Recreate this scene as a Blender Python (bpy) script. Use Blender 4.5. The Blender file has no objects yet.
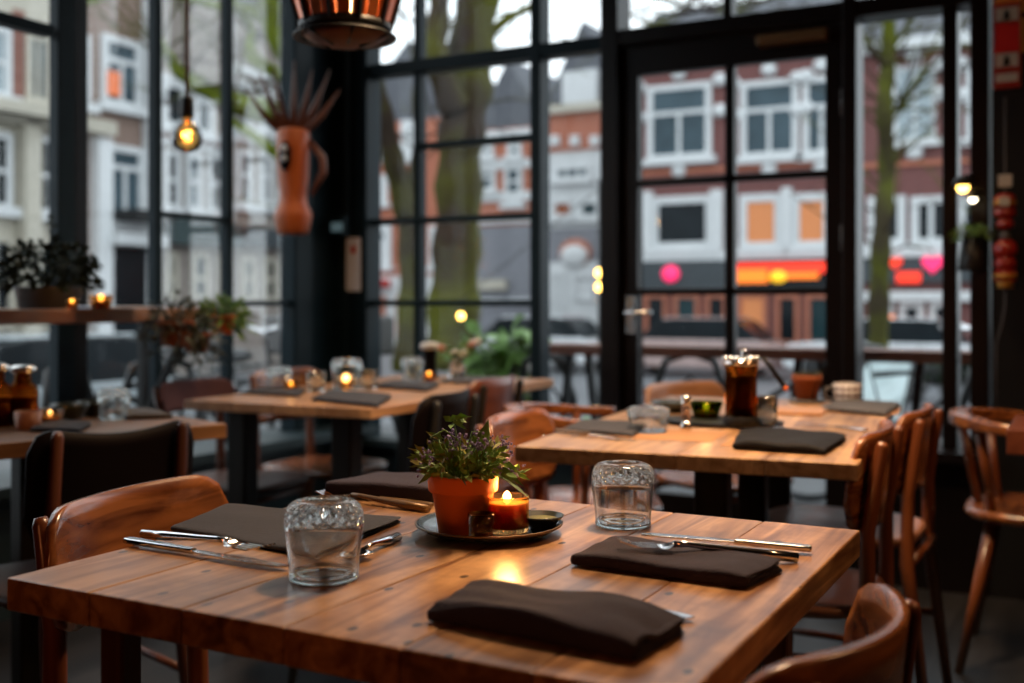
import bpy, bmesh, math, random
from mathutils import Vector, Matrix, noise
random.seed(7)
PI = math.pi
scene = bpy.context.scene
COL = scene.collection

# ------------------------------------------------------------------ camera maths (a level camera, 1.05 m up)
F, CX, HY, HC = 1090.0, 512.0, 303.0, 1.05
SA, CA = 0.4726, 0.8813
def W(lat, d): return (lat*CA - d*SA, lat*SA + d*CA)
def T(x, y, z=0.75):
    d = F*(HC - z)/(y - HY); return Vector((*W((x-CX)/F*d, d), z))
def Q(x, y, d): return Vector((*W((x-CX)/F*d, d), HC - (y-HY)/F*d))
def onY(x, y, Y):
    l = (x-CX)/F; d = Y/(CA + l*SA); return Vector((d*(l*CA-SA), Y, HC-(y-HY)/F*d))
def onX(x, y, X):
    l = (x-CX)/F; d = X/(l*CA - SA); return Vector((X, d*(CA+l*SA), HC-(y-HY)/F*d))

# ------------------------------------------------------------------ mesh builder
class MB:
    def __init__(s): s.v = []; s.f = []; s.sm = []
    def add(s, vs, fs, smooth=False):
        b = len(s.v); s.v += [tuple(v) for v in vs]
        for f in fs: s.f.append([b+i for i in f]); s.sm.append(smooth)
    def box(s, a, b, M=None):
        x0,y0,z0 = a; x1,y1,z1 = b
        vs = [Vector(p) for p in ((x0,y0,z0),(x1,y0,z0),(x1,y1,z0),(x0,y1,z0),(x0,y0,z1),(x1,y0,z1),(x1,y1,z1),(x0,y1,z1))]
        if M: vs = [M@v for v in vs]
        s.add(vs, [(0,3,2,1),(4,5,6,7),(0,1,5,4),(1,2,6,5),(2,3,7,6),(3,0,4,7)]); return s
    def bar(s, p, q, w, h=None, up=(0,0,1)):
        p = Vector(p); q = Vector(q); t = (q-p).normalized(); u = Vector(up)
        if abs(t.dot(u)) > .95: u = Vector((1,0,0))
        a = t.cross(u).normalized(); b = a.cross(t); h = h or w
        vs = [p+a*i*w/2+b*j*h/2 for i,j in ((-1,-1),(1,-1),(1,1),(-1,1))] + [q+a*i*w/2+b*j*h/2 for i,j in ((-1,-1),(1,-1),(1,1),(-1,1))]
        s.add(vs, [(0,3,2,1),(4,5,6,7),(0,1,5,4),(1,2,6,5),(2,3,7,6),(3,0,4,7)]); return s
    def tube(s, pts, rs, n=10, closed=False):
        pts = [Vector(p) for p in pts]; m = len(pts)
        if not isinstance(rs, (list, tuple)): rs = [rs]*m
        rings = []; prev = None
        for i, p in enumerate(pts):
            if closed: t = pts[(i+1) % m] - pts[i-1]
            else: t = pts[min(i+1, m-1)] - pts[max(i-1, 0)]
            t = t.normalized() if t.length else Vector((0,0,1))
            if prev is None:
                a = t.cross(Vector((0,0,1)) if abs(t.z) < .9 else Vector((1,0,0))).normalized()
            else:
                a = prev - t*prev.dot(t); a = a.normalized() if a.length > 1e-6 else t.orthogonal().normalized()
            prev = a; b = t.cross(a)
            rings.append([p + (a*math.cos(2*PI*k/n) + b*math.sin(2*PI*k/n))*rs[i] for k in range(n)])
        vs = [v for r in rings for v in r]; fs = []
        for i in range(m if closed else m-1):
            j = (i+1) % m
            for k in range(n):
                k2 = (k+1) % n; fs.append((i*n+k, i*n+k2, j*n+k2, j*n+k))
        if not closed:
            fs.append(tuple(range(n-1,-1,-1))); fs.append(tuple((m-1)*n+k for k in range(n)))
        s.add(vs, fs, True); return s
    def lathe(s, prof, n=32, c=(0,0,0), M=None):
        c = Vector(c); vs = []; fs = []
        for r, z in prof:
            for k in range(n):
                a = 2*PI*k/n
                v = Vector((r*math.cos(a), r*math.sin(a), z)); vs.append((M@v if M else v) + c)
        for i in range(len(prof)-1):
            for k in range(n):
                k2 = (k+1) % n; fs.append((i*n+k, i*n+k2, (i+1)*n+k2, (i+1)*n+k))
        s.add(vs, fs, True); return s
    def ball(s, c, r, n=14, m=8, sc=(1,1,1)):
        c = Vector(c); vs = [c+Vector((0,0,-r*sc[2]))]
        for i in range(1, m):
            t = PI*i/m
            for k in range(n):
                a = 2*PI*k/n; vs.append(c+Vector((r*sc[0]*math.sin(t)*math.cos(a), r*sc[1]*math.sin(t)*math.sin(a), -r*sc[2]*math.cos(t))))
        vs.append(c+Vector((0,0,r*sc[2]))); fs = []
        for k in range(n):
            k2 = (k+1) % n; fs.append((0, 1+k2, 1+k)); fs.append((len(vs)-1, 1+(m-2)*n+k, 1+(m-2)*n+k2))
            for i in range(m-2): fs.append((1+i*n+k, 1+i*n+k2, 1+(i+1)*n+k2, 1+(i+1)*n+k))
        s.add(vs, fs, True); return s
    def prism(s, outline, z0, z1, M=None, smooth=False):
        n = len(outline); vs = [Vector((x,y,z0)) for x,y in outline] + [Vector((x,y,z1)) for x,y in outline]
        if M: vs = [M@v for v in vs]
        s.add(vs, [tuple(range(n-1,-1,-1)), tuple(range(n,2*n))] + [(i,(i+1)%n,n+(i+1)%n,n+i) for i in range(n)]); return s
    def leaf(s, p, d, L, w, droop=.3, up=None):
        p = Vector(p); d = Vector(d).normalized(); u = Vector((random.uniform(-1,1),random.uniform(-1,1),random.uniform(-.3,1)))
        a = d.cross(u); a = a.normalized() if a.length > 1e-4 else d.orthogonal().normalized(); nn = a.cross(d)
        m = p + d*L*.5 + Vector((0,0,-droop*L*.1)); e = p + d*L + Vector((0,0,-droop*L*.5))
        vs = [p, m+a*w/2+nn*w*.15, e, m-a*w/2+nn*w*.15, m]
        s.add(vs, [(0,1,4),(1,2,4),(2,3,4),(3,0,4)], True); return s
    def grid(s, P, nu, nv, smooth=True):
        vs = [P(i/nu, j/nv) for j in range(nv+1) for i in range(nu+1)]
        s.add(vs, [(j*(nu+1)+i, j*(nu+1)+i+1, (j+1)*(nu+1)+i+1, (j+1)*(nu+1)+i) for j in range(nv) for i in range(nu)], smooth); return s
    def build(s, name, mat, parent=None, bevel=0, solid=0, sub=0, kind=None, off=(0,0,0), label=None, auto=None, segs=2):
        me = bpy.data.meshes.new(name); o3 = Vector(off)
        me.from_pydata([tuple(Vector(v)-o3) for v in s.v], [], s.f); me.polygons.foreach_set('use_smooth', s.sm); me.update()
        bm = bmesh.new(); bm.from_mesh(me); bmesh.ops.remove_doubles(bm, verts=bm.verts, dist=1e-6)
        bm.normal_update()
        if not solid: bmesh.ops.recalc_face_normals(bm, faces=bm.faces)
        bm.to_mesh(me); bm.free()
        for m in (mat if isinstance(mat, (list, tuple)) else [mat]): me.materials.append(m)
        o = bpy.data.objects.new(name, me); COL.objects.link(o)
        if parent: o.parent = parent
        if solid:
            m = o.modifiers.new('solid', 'SOLIDIFY'); m.thickness = abs(solid); m.offset = 0
        if bevel:
            m = o.modifiers.new('bevel', 'BEVEL'); m.width = bevel; m.segments = segs; m.limit_method = 'ANGLE'; m.angle_limit = .6
        if sub:
            m = o.modifiers.new('sub', 'SUBSURF'); m.levels = sub; m.render_levels = sub
        if kind: o['kind'] = kind
        if label: o['label'] = label
        return o

def thing(name, label, cat, loc=(0,0,0), rz=0, group=None):
    o = bpy.data.objects.new(name, None); COL.objects.link(o); o.empty_display_size = .1
    o.location = loc; o.rotation_euler = (0,0,rz); o['label'] = label; o['category'] = cat
    if group: o['group'] = group
    return o
def tag(o, label, cat, group=None, kind=None):
    o['label'] = label; o['category'] = cat
    if group: o['group'] = group
    if kind: o['kind'] = kind
    return o
def dup(root, label, loc=None, rz=None, group=None, name=None):
    r = root.copy(); COL.objects.link(r); r['label'] = label
    if loc is not None: r.location = loc
    if rz is not None: r.rotation_euler = (0,0,rz)
    if group: r['group'] = group
    def kids(a, b):
        for ch in list(a.children):
            c = ch.copy(); COL.objects.link(c); c.parent = b; kids(ch, c)
    kids(root, r); return r
def recolor(root, mp):
    for ch in root.children:
        if ch.type == 'MESH' and ch.data.materials[0] in mp:
            ch.data = ch.data.copy(); ch.data.materials[0] = mp[ch.data.materials[0]]
        recolor(ch, mp)

# ------------------------------------------------------------------ materials
def _mat(name):
    m = bpy.data.materials.new(name); m.use_nodes = True; nt = m.node_tree
    return m, nt, nt.nodes['Principled BSDF'], nt.nodes.new, nt.links.new
def sock(b, **k):
    for n, v in k.items():
        n = n.replace('_', ' ')
        if n in b.inputs: b.inputs[n].default_value = v
def plain(name, c, rough=.5, metal=0, coat=0, bump=0, bscale=40, var=.12, vscale=6, spec=.5, sheen=0):
    m, nt, b, N, L = _mat(name)
    if spec == .5 and rough >= .6 and not coat and not metal: spec = .18
    sock(b, Roughness=rough, Metallic=metal, Coat_Weight=coat, Specular_IOR_Level=spec, Sheen_Weight=sheen, Coat_Roughness=.15)
    tc = N('ShaderNodeTexCoord'); nz = N('ShaderNodeTexNoise'); nz.inputs['Scale'].default_value = vscale; nz.inputs['Detail'].default_value = 5
    L(tc.outputs['Object'], nz.inputs['Vector'])
    r = N('ShaderNodeValToRGB'); r.color_ramp.elements[0].position = .3; r.color_ramp.elements[1].position = .7
    r.color_ramp.elements[0].color = (*[x*(1-var) for x in c], 1); r.color_ramp.elements[1].color = (*[min(1, x*(1+var)) for x in c], 1)
    L(nz.outputs['Fac'], r.inputs['Fac']); L(r.outputs['Color'], b.inputs['Base Color'])
    if bump:
        n2 = N('ShaderNodeTexNoise'); n2.inputs['Scale'].default_value = bscale; L(tc.outputs['Object'], n2.inputs['Vector'])
        bp = N('ShaderNodeBump'); bp.inputs['Strength'].default_value = bump; bp.inputs['Distance'].default_value = .01
        L(n2.outputs['Fac'], bp.inputs['Height']); L(bp.outputs['Normal'], b.inputs['Normal'])
    return m
def wood(name, c1, c2, axis='Y', scale=1.0, rough=.4, coat=.2, plank=0, knots=0, seam=None, knotc=(.02,.012,.008), spec=.5, stain=0):
    m, nt, b, N, L = _mat(name); sock(b, Roughness=rough, Coat_Weight=coat, Coat_Roughness=.2, Specular_IOR_Level=spec)
    tc = N('ShaderNodeTexCoord'); mp = N('ShaderNodeMapping'); L(tc.outputs['Object'], mp.inputs['Vector'])
    s = {'X': (1.2, 14, 14), 'Y': (14, 1.2, 14), 'Z': (14, 14, 1.2)}[axis]
    mp.inputs['Scale'].default_value = [q*scale for q in s]
    vec = mp.outputs['Vector']; rnd = None
    if plank:
        sp = N('ShaderNodeSeparateXYZ'); L(tc.outputs['Object'], sp.inputs[0])
        dv = N('ShaderNodeMath'); dv.operation = 'DIVIDE'; dv.inputs[1].default_value = plank; L(sp.outputs['X' if axis == 'Y' else 'Y'], dv.inputs[0])
        fl = N('ShaderNodeMath'); fl.operation = 'FLOOR'; L(dv.outputs[0], fl.inputs[0])
        wn = N('ShaderNodeTexWhiteNoise'); wn.noise_dimensions = '1D'; L(fl.outputs[0], wn.inputs['W']); rnd = wn
        va = N('ShaderNodeVectorMath'); va.operation = 'MULTIPLY_ADD'; L(wn.outputs['Color'], va.inputs[0]); va.inputs[1].default_value = (20,20,20); L(vec, va.inputs[2]); vec = va.outputs[0]
    nz = N('ShaderNodeTexNoise'); nz.inputs['Scale'].default_value = 1; nz.inputs['Detail'].default_value = 7; nz.inputs['Distortion'].default_value = 1.1; L(vec, nz.inputs['Vector'])
    r = N('ShaderNodeValToRGB'); e = r.color_ramp.elements; e[0].position = .33; e[1].position = .66; e[0].color = (*c1,1); e[1].color = (*c2,1); L(nz.outputs['Fac'], r.inputs['Fac'])
    col = r.outputs['Color']
    if plank:
        mx = N('ShaderNodeMix'); mx.data_type = 'RGBA'; mx.blend_type = 'MULTIPLY'; mx.inputs[0].default_value = 1
        rr = N('ShaderNodeMapRange'); rr.inputs['To Min'].default_value = .68; rr.inputs['To Max'].default_value = 1.2; L(rnd.outputs['Value'], rr.inputs['Value'])
        L(col, mx.inputs[6]); L(rr.outputs[0], mx.inputs[7]); col = mx.outputs[2]
    if knots:
        vo = N('ShaderNodeTexVoronoi'); vo.voronoi_dimensions = '2D'; vo.inputs['Scale'].default_value = knots
        m2 = N('ShaderNodeMapping'); m2.inputs['Scale'].default_value = (1.3, .75, 1) if axis == 'Y' else (.75, 1.3, 1); L(tc.outputs['Object'], m2.inputs['Vector']); L(m2.outputs[0], vo.inputs['Vector'])
        r2 = N('ShaderNodeValToRGB'); r2.color_ramp.elements[0].position = .04; r2.color_ramp.elements[0].color = (1,1,1,1); r2.color_ramp.elements[1].position = .055; r2.color_ramp.elements[1].color = (0,0,0,1); L(vo.outputs['Distance'], r2.inputs['Fac'])
        ge = N('ShaderNodeNewGeometry'); sn_ = N('ShaderNodeSeparateXYZ'); L(ge.outputs['Normal'], sn_.inputs[0]); up = N('ShaderNodeMath'); up.operation = 'GREATER_THAN'; up.inputs[1].default_value = .7; L(sn_.outputs['Z'], up.inputs[0]); km = N('ShaderNodeMath'); km.operation = 'MULTIPLY'; L(up.outputs[0], km.inputs[0]); L(r2.outputs['Color'], km.inputs[1])
        mx = N('ShaderNodeMix'); mx.data_type = 'RGBA'; L(km.outputs[0], mx.inputs[0]); L(col, mx.inputs[6]); mx.inputs[7].default_value = (*knotc,1); col = mx.outputs[2]
    if stain:
        n3 = N('ShaderNodeTexNoise'); n3.inputs['Scale'].default_value = 5; n3.inputs['Detail'].default_value = 6; n3.inputs['Roughness'].default_value = .65; L(tc.outputs['Object'], n3.inputs['Vector'])
        r3 = N('ShaderNodeValToRGB'); r3.color_ramp.elements[0].position = .36; r3.color_ramp.elements[0].color = (.42,.36,.33,1); r3.color_ramp.elements[1].position = .55; r3.color_ramp.elements[1].color = (1,1,1,1); L(n3.outputs['Fac'], r3.inputs['Fac'])
        mx = N('ShaderNodeMix'); mx.data_type = 'RGBA'; mx.blend_type = 'MULTIPLY'; mx.inputs[0].default_value = stain; L(col, mx.inputs[6]); L(r3.outputs['Color'], mx.inputs[7]); col = mx.outputs[2]
    L(col, b.inputs['Base Color'])
    bp = N('ShaderNodeBump'); bp.inputs['Strength'].default_value = .05; bp.inputs['Distance'].default_value = .003; L(nz.outputs['Fac'], bp.inputs['Height']); L(bp.outputs['Normal'], b.inputs['Normal'])
    return m
def emis(name, c, s):
    m, nt, b, N, L = _mat(name); sock(b, Base_Color=(*c,1), Emission_Color=(*c,1), Emission_Strength=s); return m
def pane_mat(name, tint=(1,1,1), gl=1.0):
    m = bpy.data.materials.new(name); m.use_nodes = True; nt = m.node_tree; nt.nodes.clear(); N, L = nt.nodes.new, nt.links.new
    t = N('ShaderNodeBsdfTransparent'); t.inputs[0].default_value = (*tint,1); g = N('ShaderNodeBsdfGlossy'); g.inputs['Roughness'].default_value = .02
    f = N('ShaderNodeFresnel'); f.inputs['IOR'].default_value = 1.45; ml = N('ShaderNodeMath'); ml.operation = 'MULTIPLY'; ml.inputs[1].default_value = gl; L(f.outputs[0], ml.inputs[0])
    x = N('ShaderNodeMixShader'); o = N('ShaderNodeOutputMaterial'); L(ml.outputs[0], x.inputs[0]); L(t.outputs[0], x.inputs[1]); L(g.outputs[0], x.inputs[2]); L(x.outputs[0], o.inputs[0]); return m
def glass_mat(name, c=(1,1,1), rough=0.0, trans=.25, band=None, ior=1.45):
    m = bpy.data.materials.new(name); m.use_nodes = True; nt = m.node_tree; nt.nodes.clear(); N, L = nt.nodes.new, nt.links.new
    g = N('ShaderNodeBsdfGlass'); g.inputs['Color'].default_value = (*c,1); g.inputs['Roughness'].default_value = rough; g.inputs['IOR'].default_value = ior
    t = N('ShaderNodeBsdfTransparent'); t.inputs[0].default_value = (*c,1); x = N('ShaderNodeMixShader'); x.inputs[0].default_value = trans
    L(g.outputs[0], x.inputs[1]); L(t.outputs[0], x.inputs[2]); o = N('ShaderNodeOutputMaterial'); L(x.outputs[0], o.inputs[0])
    if band:   # cut-glass ornament between two heights
        tc = N('ShaderNodeTexCoord'); sp = N('ShaderNodeSeparateXYZ'); L(tc.outputs['Object'], sp.inputs[0])
        at = N('ShaderNodeMath'); at.operation = 'ARCTAN2'; L(sp.outputs['Y'], at.inputs[0]); L(sp.outputs['X'], at.inputs[1])
        cb = N('ShaderNodeCombineXYZ'); L(at.outputs[0], cb.inputs[0])
        zz = N('ShaderNodeMath'); zz.operation = 'MULTIPLY'; zz.inputs[1].default_value = 25; L(sp.outputs['Z'], zz.inputs[0]); L(zz.outputs[0], cb.inputs[1])
        def diag(sg):
            a = N('ShaderNodeMath'); a.operation = 'MULTIPLY'; a.inputs[1].default_value = 18*sg; L(at.outputs[0], a.inputs[0])
            b = N('ShaderNodeMath'); b.operation = 'MULTIPLY_ADD'; b.inputs[1].default_value = 650; L(sp.outputs['Z'], b.inputs[0]); L(a.outputs[0], b.inputs[2])
            c_ = N('ShaderNodeMath'); c_.operation = 'SINE'; L(b.outputs[0], c_.inputs[0]); return c_
        ad = N('ShaderNodeMath'); ad.operation = 'MAXIMUM'; L(diag(1).outputs[0], ad.inputs[0]); L(diag(-1).outputs[0], ad.inputs[1])
        lo = N('ShaderNodeMath'); lo.operation = 'GREATER_THAN'; lo.inputs[1].default_value = band[0]; L(sp.outputs['Z'], lo.inputs[0])
        hi = N('ShaderNodeMath'); hi.operation = 'LESS_THAN'; hi.inputs[1].default_value = band[1]; L(sp.outputs['Z'], hi.inputs[0])
        k = N('ShaderNodeMath'); k.operation = 'MULTIPLY'; L(lo.outputs[0], k.inputs[0]); L(hi.outputs[0], k.inputs[1])
        k2 = N('ShaderNodeMath'); k2.operation = 'MULTIPLY'; L(k.outputs[0], k2.inputs[0]); L(ad.outputs[0], k2.inputs[1])
        bp = N('ShaderNodeBump'); bp.inputs['Strength'].default_value = .4; bp.inputs['Distance'].default_value = .002; L(k2.outputs[0], bp.inputs['Height']); L(bp.outputs[0], g.inputs['Normal'])
        # frosted cut lines
        gt = N('ShaderNodeMath'); gt.operation = 'GREATER_THAN'; gt.inputs[1].default_value = .72; L(k2.outputs[0], gt.inputs[0])
        df = N('ShaderNodeBsdfTranslucent'); df.inputs[0].default_value = (.85,.87,.9,1); d2 = N('ShaderNodeBsdfDiffuse'); d2.inputs[0].default_value = (.8,.82,.86,1)
        xx = N('ShaderNodeMixShader'); L(df.outputs[0], xx.inputs[1]); L(d2.outputs[0], xx.inputs[2])
        gm = N('ShaderNodeMath'); gm.operation = 'MULTIPLY'; gm.inputs[1].default_value = .2; L(gt.outputs[0], gm.inputs[0])
        y = N('ShaderNodeMixShader'); L(gm.outputs[0], y.inputs[0]); L(x.outputs[0], y.inputs[1]); L(xx.outputs[0], y.inputs[2]); L(y.outputs[0], o.inputs[0])
    return m
def brick(name, c1, c2, mortar, scale=4.0, swap=False):
    m, nt, b, N, L = _mat(name); sock(b, Roughness=.85, Specular_IOR_Level=.12)
    tc = N('ShaderNodeTexCoord'); mp = N('ShaderNodeMapping'); L(tc.outputs['Object'], mp.inputs[0]); mp.inputs['Rotation'].default_value = (PI/2, 0, 0) if not swap else (PI/2, 0, PI/2)
    bt = N('ShaderNodeTexBrick'); bt.inputs['Scale'].default_value = scale; bt.inputs['Color1'].default_value = (*c1,1); bt.inputs['Color2'].default_value = (*c2,1); bt.inputs['Mortar'].default_value = (*mortar,1); bt.inputs['Mortar Size'].default_value = .015
    L(mp.outputs[0], bt.inputs['Vector']); L(bt.outputs['Color'], b.inputs['Base Color']); return m
def mossy(name, bark, moss, amount=.5, scale=1.3):
    m, nt, b, N, L = _mat(name); sock(b, Roughness=.9, Specular_IOR_Level=.1)
    tc = N('ShaderNodeTexCoord'); nz = N('ShaderNodeTexNoise'); nz.inputs['Scale'].default_value = scale; nz.inputs['Detail'].default_value = 6; L(tc.outputs['Object'], nz.inputs['Vector'])
    r = N('ShaderNodeValToRGB'); e = r.color_ramp.elements; e[0].position = amount-.08; e[1].position = amount+.1; e[0].color = (*moss,1); e[1].color = (*bark,1)
    L(nz.outputs['Fac'], r.inputs[0]); L(r.outputs[0], b.inputs['Base Color'])
    n2 = N('ShaderNodeTexNoise'); n2.inputs['Scale'].default_value = 12; L(tc.outputs['Object'], n2.inputs['Vector']); bp = N('ShaderNodeBump'); bp.inputs['Strength'].default_value = .6; bp.inputs['Distance'].default_value = .03; L(n2.outputs[0], bp.inputs['Height']); L(bp.outputs[0], b.inputs['Normal']); return m

M = {}
M['steel'] = plain('dark_painted_steel', (.0055,.0155,.022), .42, var=.2, spec=.12)
M['door_paint'] = plain('dark_door_paint', (.0055,.0035,.0037), .38, var=.2, spec=.2)
M['teal'] = plain('teal_painted_board', (.016,.034,.042), .5, var=.2)
M['wall_dark'] = plain('black_painted_plaster', (.004,.004,.0045), .6, bump=.1, spec=.3)
M['ceil'] = plain('dark_ceiling', (.03,.028,.027), .8)
M['floor'] = wood('dark_floor_boards', (.018,.019,.022), (.038,.038,.042), 'Y', .8, .42, 0, plank=.14)
M['pane'] = pane_mat('window_glass', gl=.2)
M['table_a'] = wood('reclaimed_pine', (.21,.085,.028), (.68,.38,.17), 'Y', 2.4, .33, .3, plank=.1292, knots=9, stain=.85, knotc=(.03,.015,.008))
M['table_b'] = wood('pale_oak', (.27,.135,.055), (.58,.36,.18), 'Y', 2.2, .36, .15, plank=.15, knots=6, stain=.5)
M['table_c'] = wood('honey_oak', (.36,.175,.07), (.55,.30,.13), 'Y', 1.0, .4, .1, plank=.15)
M['table_d'] = wood('brown_oak', (.13,.06,.025), (.27,.135,.058), 'Y', 1.0, .42, .1, plank=.12, knots=4)
M['seam'] = plain('dark_seam', (.02,.01,.006), .9)  # dark board colour showing in the plank joints
M['leg_dark'] = wood('dark_oak_leg', (.010,.0075,.006), (.02,.015,.011), 'Z', 1, .55, 0, spec=.15)
M['leg_red'] = wood('red_brown_leg', (.05,.014,.007), (.10,.03,.013), 'Z', 1, .42, .15)
M['ply'] = wood('orange_plywood', (.075,.018,.006), (.33,.115,.034), 'Y', 2.0, .26, .5)
M['ply_post'] = wood('orange_beech', (.11,.028,.009), (.22,.066,.02), 'Z', 1, .34, .35)
M['ply_red'] = wood('red_plywood', (.10,.026,.013), (.17,.05,.024), 'Y', 1, .32, .4)
M['ply_pale'] = wood('tan_plywood', (.38,.18,.085), (.52,.27,.14), 'Y', 1, .32, .3)
M['ply_black'] = plain('black_plywood', (.006,.004,.0045), .5, spec=.07)
M['seat_dark'] = plain('brown_leather', (.065,.03,.022), .45, spec=.25)
M['seat_brown'] = plain('brown_seat', (.24,.105,.06), .36, coat=.2)
M['uphol'] = plain('mauve_cloth', (.14,.07,.075), .9)
M['metal_black'] = plain('black_iron', (.01,.011,.012), .45, metal=.2)
M['napkin'] = plain('brown_linen', (.023,.0165,.029), .78, bump=.25, bscale=350, var=.15, spec=.2, sheen=.06)
M['napkin_blue'] = plain('slate_linen', (.034,.034,.042), .8, bump=.25, bscale=350, spec=.2, sheen=.06)
M['napkin_black'] = plain('black_linen', (.0055,.005,.006), .7, bump=.2, bscale=350, spec=.15)
M['napkin_grey'] = plain('grey_linen', (.085,.085,.095), .8, bump=.2, bscale=350)
M['silver'] = plain('polished_steel', (.78,.78,.80), .16, metal=1, var=.03)
M['chrome'] = plain('chrome', (.85,.84,.82), .08, metal=1, var=.02)
M['terra'] = plain('terracotta', (.80,.17,.035), .7, bump=.08, bscale=60, var=.12)
M['terra_dark'] = plain('dull_terracotta', (.26,.075,.03), .75)
M['soil'] = plain('soil', (.012,.008,.006), .95, bump=.6, bscale=60)
M['tray'] = plain('dark_glazed_plate', (.022,.034,.042), .25, coat=.4, var=.3)
M['tray_rim'] = plain('bronze_rim', (.16,.09,.035), .4, metal=.4)
M['dish'] = plain('dark_green_dish', (.016,.02,.012), .3, coat=.3)
M['glass'] = glass_mat('clear_glass', (.97,.985,.985), trans=.12)
M['glass_cut'] = glass_mat('cut_glass', (.97,.985,.985), trans=.12, band=(.058,.0778))
M['amber'] = glass_mat('amber_glass', (.62,.27,.07), trans=.3)
M['amber_light'] = glass_mat('light_amber_glass', (1,.76,.48), rough=.05, trans=.35)
M['smoke'] = glass_mat('smoked_glass', (.95,.80,.70), trans=.25)
M['green_glass'] = glass_mat('green_glass', (.25,.33,.06), trans=.35)
M['wax'] = plain('candle_wax', (.9,.5,.22), .5)
for n_, v_ in (('Subsurface Weight', .7), ('Subsurface Radius', (.02,.008,.003)), ('Subsurface Scale', 1.0)): M['wax'].node_tree.nodes['Principled BSDF'].inputs[n_].default_value = v_
M['flame'] = emis('candle_flame', (1,.58,.16), 14)
M['filament'] = emis('filament', (1,.50,.11), 24)
M['bulb_hot'] = emis('candle_bulb', (1,.66,.25), 14)
M['bulb_yel'] = emis('yellow_bulb', (1,.60,.12), 9)
M['bulb_wht'] = emis('white_bulb', (1,.86,.6), 9)
M['copper'] = plain('copper_slat', (.50,.13,.035), .35, metal=.55, var=.25, vscale=15)
M['carved'] = wood('carved_orange_wood', (.38,.075,.010), (.50,.115,.018), 'Z', 1, .5, .1)
M['carved_dark'] = wood('dark_carved_wood', (.11,.035,.015), (.17,.055,.025), 'Z', 1, .5, .1)
M['white'] = plain('white_paint', (.60,.62,.63), .6, var=.05)
M['cream'] = plain('cream_paint', (.46,.43,.36), .7, var=.08)
M['grey_paint'] = plain('grey_paint', (.20,.205,.23), .7, var=.1)
M['kraft'] = plain('kraft_paper', (.34,.18,.09), .8, var=.1)
M['board'] = wood('serving_board', (.34,.16,.07), (.5,.27,.13), 'X', 1, .5, 0)
M['grn'] = plain('green_leaf', (.14,.26,.055), .55, var=.5, vscale=25)
M['grn_bright'] = plain('bright_green_leaf', (.13,.26,.025), .55, var=.4, vscale=20)
M['grn_dark'] = plain('dark_green_leaf', (.016,.026,.013), .6, var=.5, vscale=20)
M['grn_grey'] = plain('grey_green_leaf', (.09,.10,.075), .7, var=.4, vscale=20)
M['olive'] = plain('olive_leaf', (.20,.19,.03), .55, var=.5, vscale=25)
M['purple'] = plain('lavender_flower', (.26,.20,.40), .7, var=.35, vscale=40)
M['yellow'] = plain('yellow_flower', (.6,.35,.03), .7)
M['white_fl'] = plain('white_flower', (.75,.72,.68), .7)
M['pink_fl'] = plain('pink_flower', (.75,.25,.18), .7)
M['ceramic'] = plain('grey_ceramic', (.09,.085,.085), .45)
M['peach'] = plain('peach_ceramic', (.48,.22,.13), .45)
M['red'] = plain('red_lacquer', (.34,.018,.012), .3, coat=.4)
M['gold'] = plain('gold_paint', (.55,.28,.05), .4, metal=.4)
M['paper'] = plain('white_paper', (.80,.86,1.0), .8, var=.03)
M['red_paper'] = plain('red_paper', (.55,.02,.015), .7)
M['screen'] = emis('screen', (.12,.20,.23), .35)
# ------------------------------------------------------------------ camera, world, colour management
cam = bpy.data.cameras.new('camera'); co = bpy.data.objects.new('camera', cam); COL.objects.link(co); scene.camera = co
co.location = (0, 0, HC); co.rotation_euler = (PI/2, 0, math.asin(SA)); cam.sensor_width = 36; cam.lens = F/1024*36
cam.shift_y = -(341.5-HY)/1024; cam.clip_start = .02; cam.clip_end = 300
cam.dof.use_dof = True; cam.dof.focus_distance = 1.42; cam.dof.aperture_fstop = 2.9; cam.dof.aperture_blades = 0
vs = scene.view_settings; scene.display_settings.display_device = 'sRGB'; vs.view_transform = 'Standard'; vs.look = 'None'; vs.gamma = 1; vs.exposure = 0; vs.use_curve_mapping = False
cy = scene.cycles; cy.max_bounces = 10; cy.transparent_max_bounces = 16; cy.transmission_bounces = 10; cy.glossy_bounces = 4; cy.diffuse_bounces = 4; cy.sample_clamp_indirect = 4; cy.caustics_reflective = False; cy.caustics_refractive = False; cy.use_denoising = True
w = bpy.data.worlds.new('overcast_sky'); scene.world = w; w.use_nodes = True; nt = w.node_tree; bg = nt.nodes['Background']
tc = nt.nodes.new('ShaderNodeTexCoord'); nz = nt.nodes.new('ShaderNodeTexNoise'); nz.inputs['Scale'].default_value = 2.2; nz.inputs['Detail'].default_value = 4
nt.links.new(tc.outputs['Generated'], nz.inputs['Vector']); rp = nt.nodes.new('ShaderNodeValToRGB'); rp.color_ramp.elements[0].color = (.70,.85,.95,1); rp.color_ramp.elements[1].color = (.95,.99,1,1)
nt.links.new(nz.outputs['Fac'], rp.inputs['Fac']); nt.links.new(rp.outputs['Color'], bg.inputs['Color']); bg.inputs['Strength'].default_value = 2.1

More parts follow.
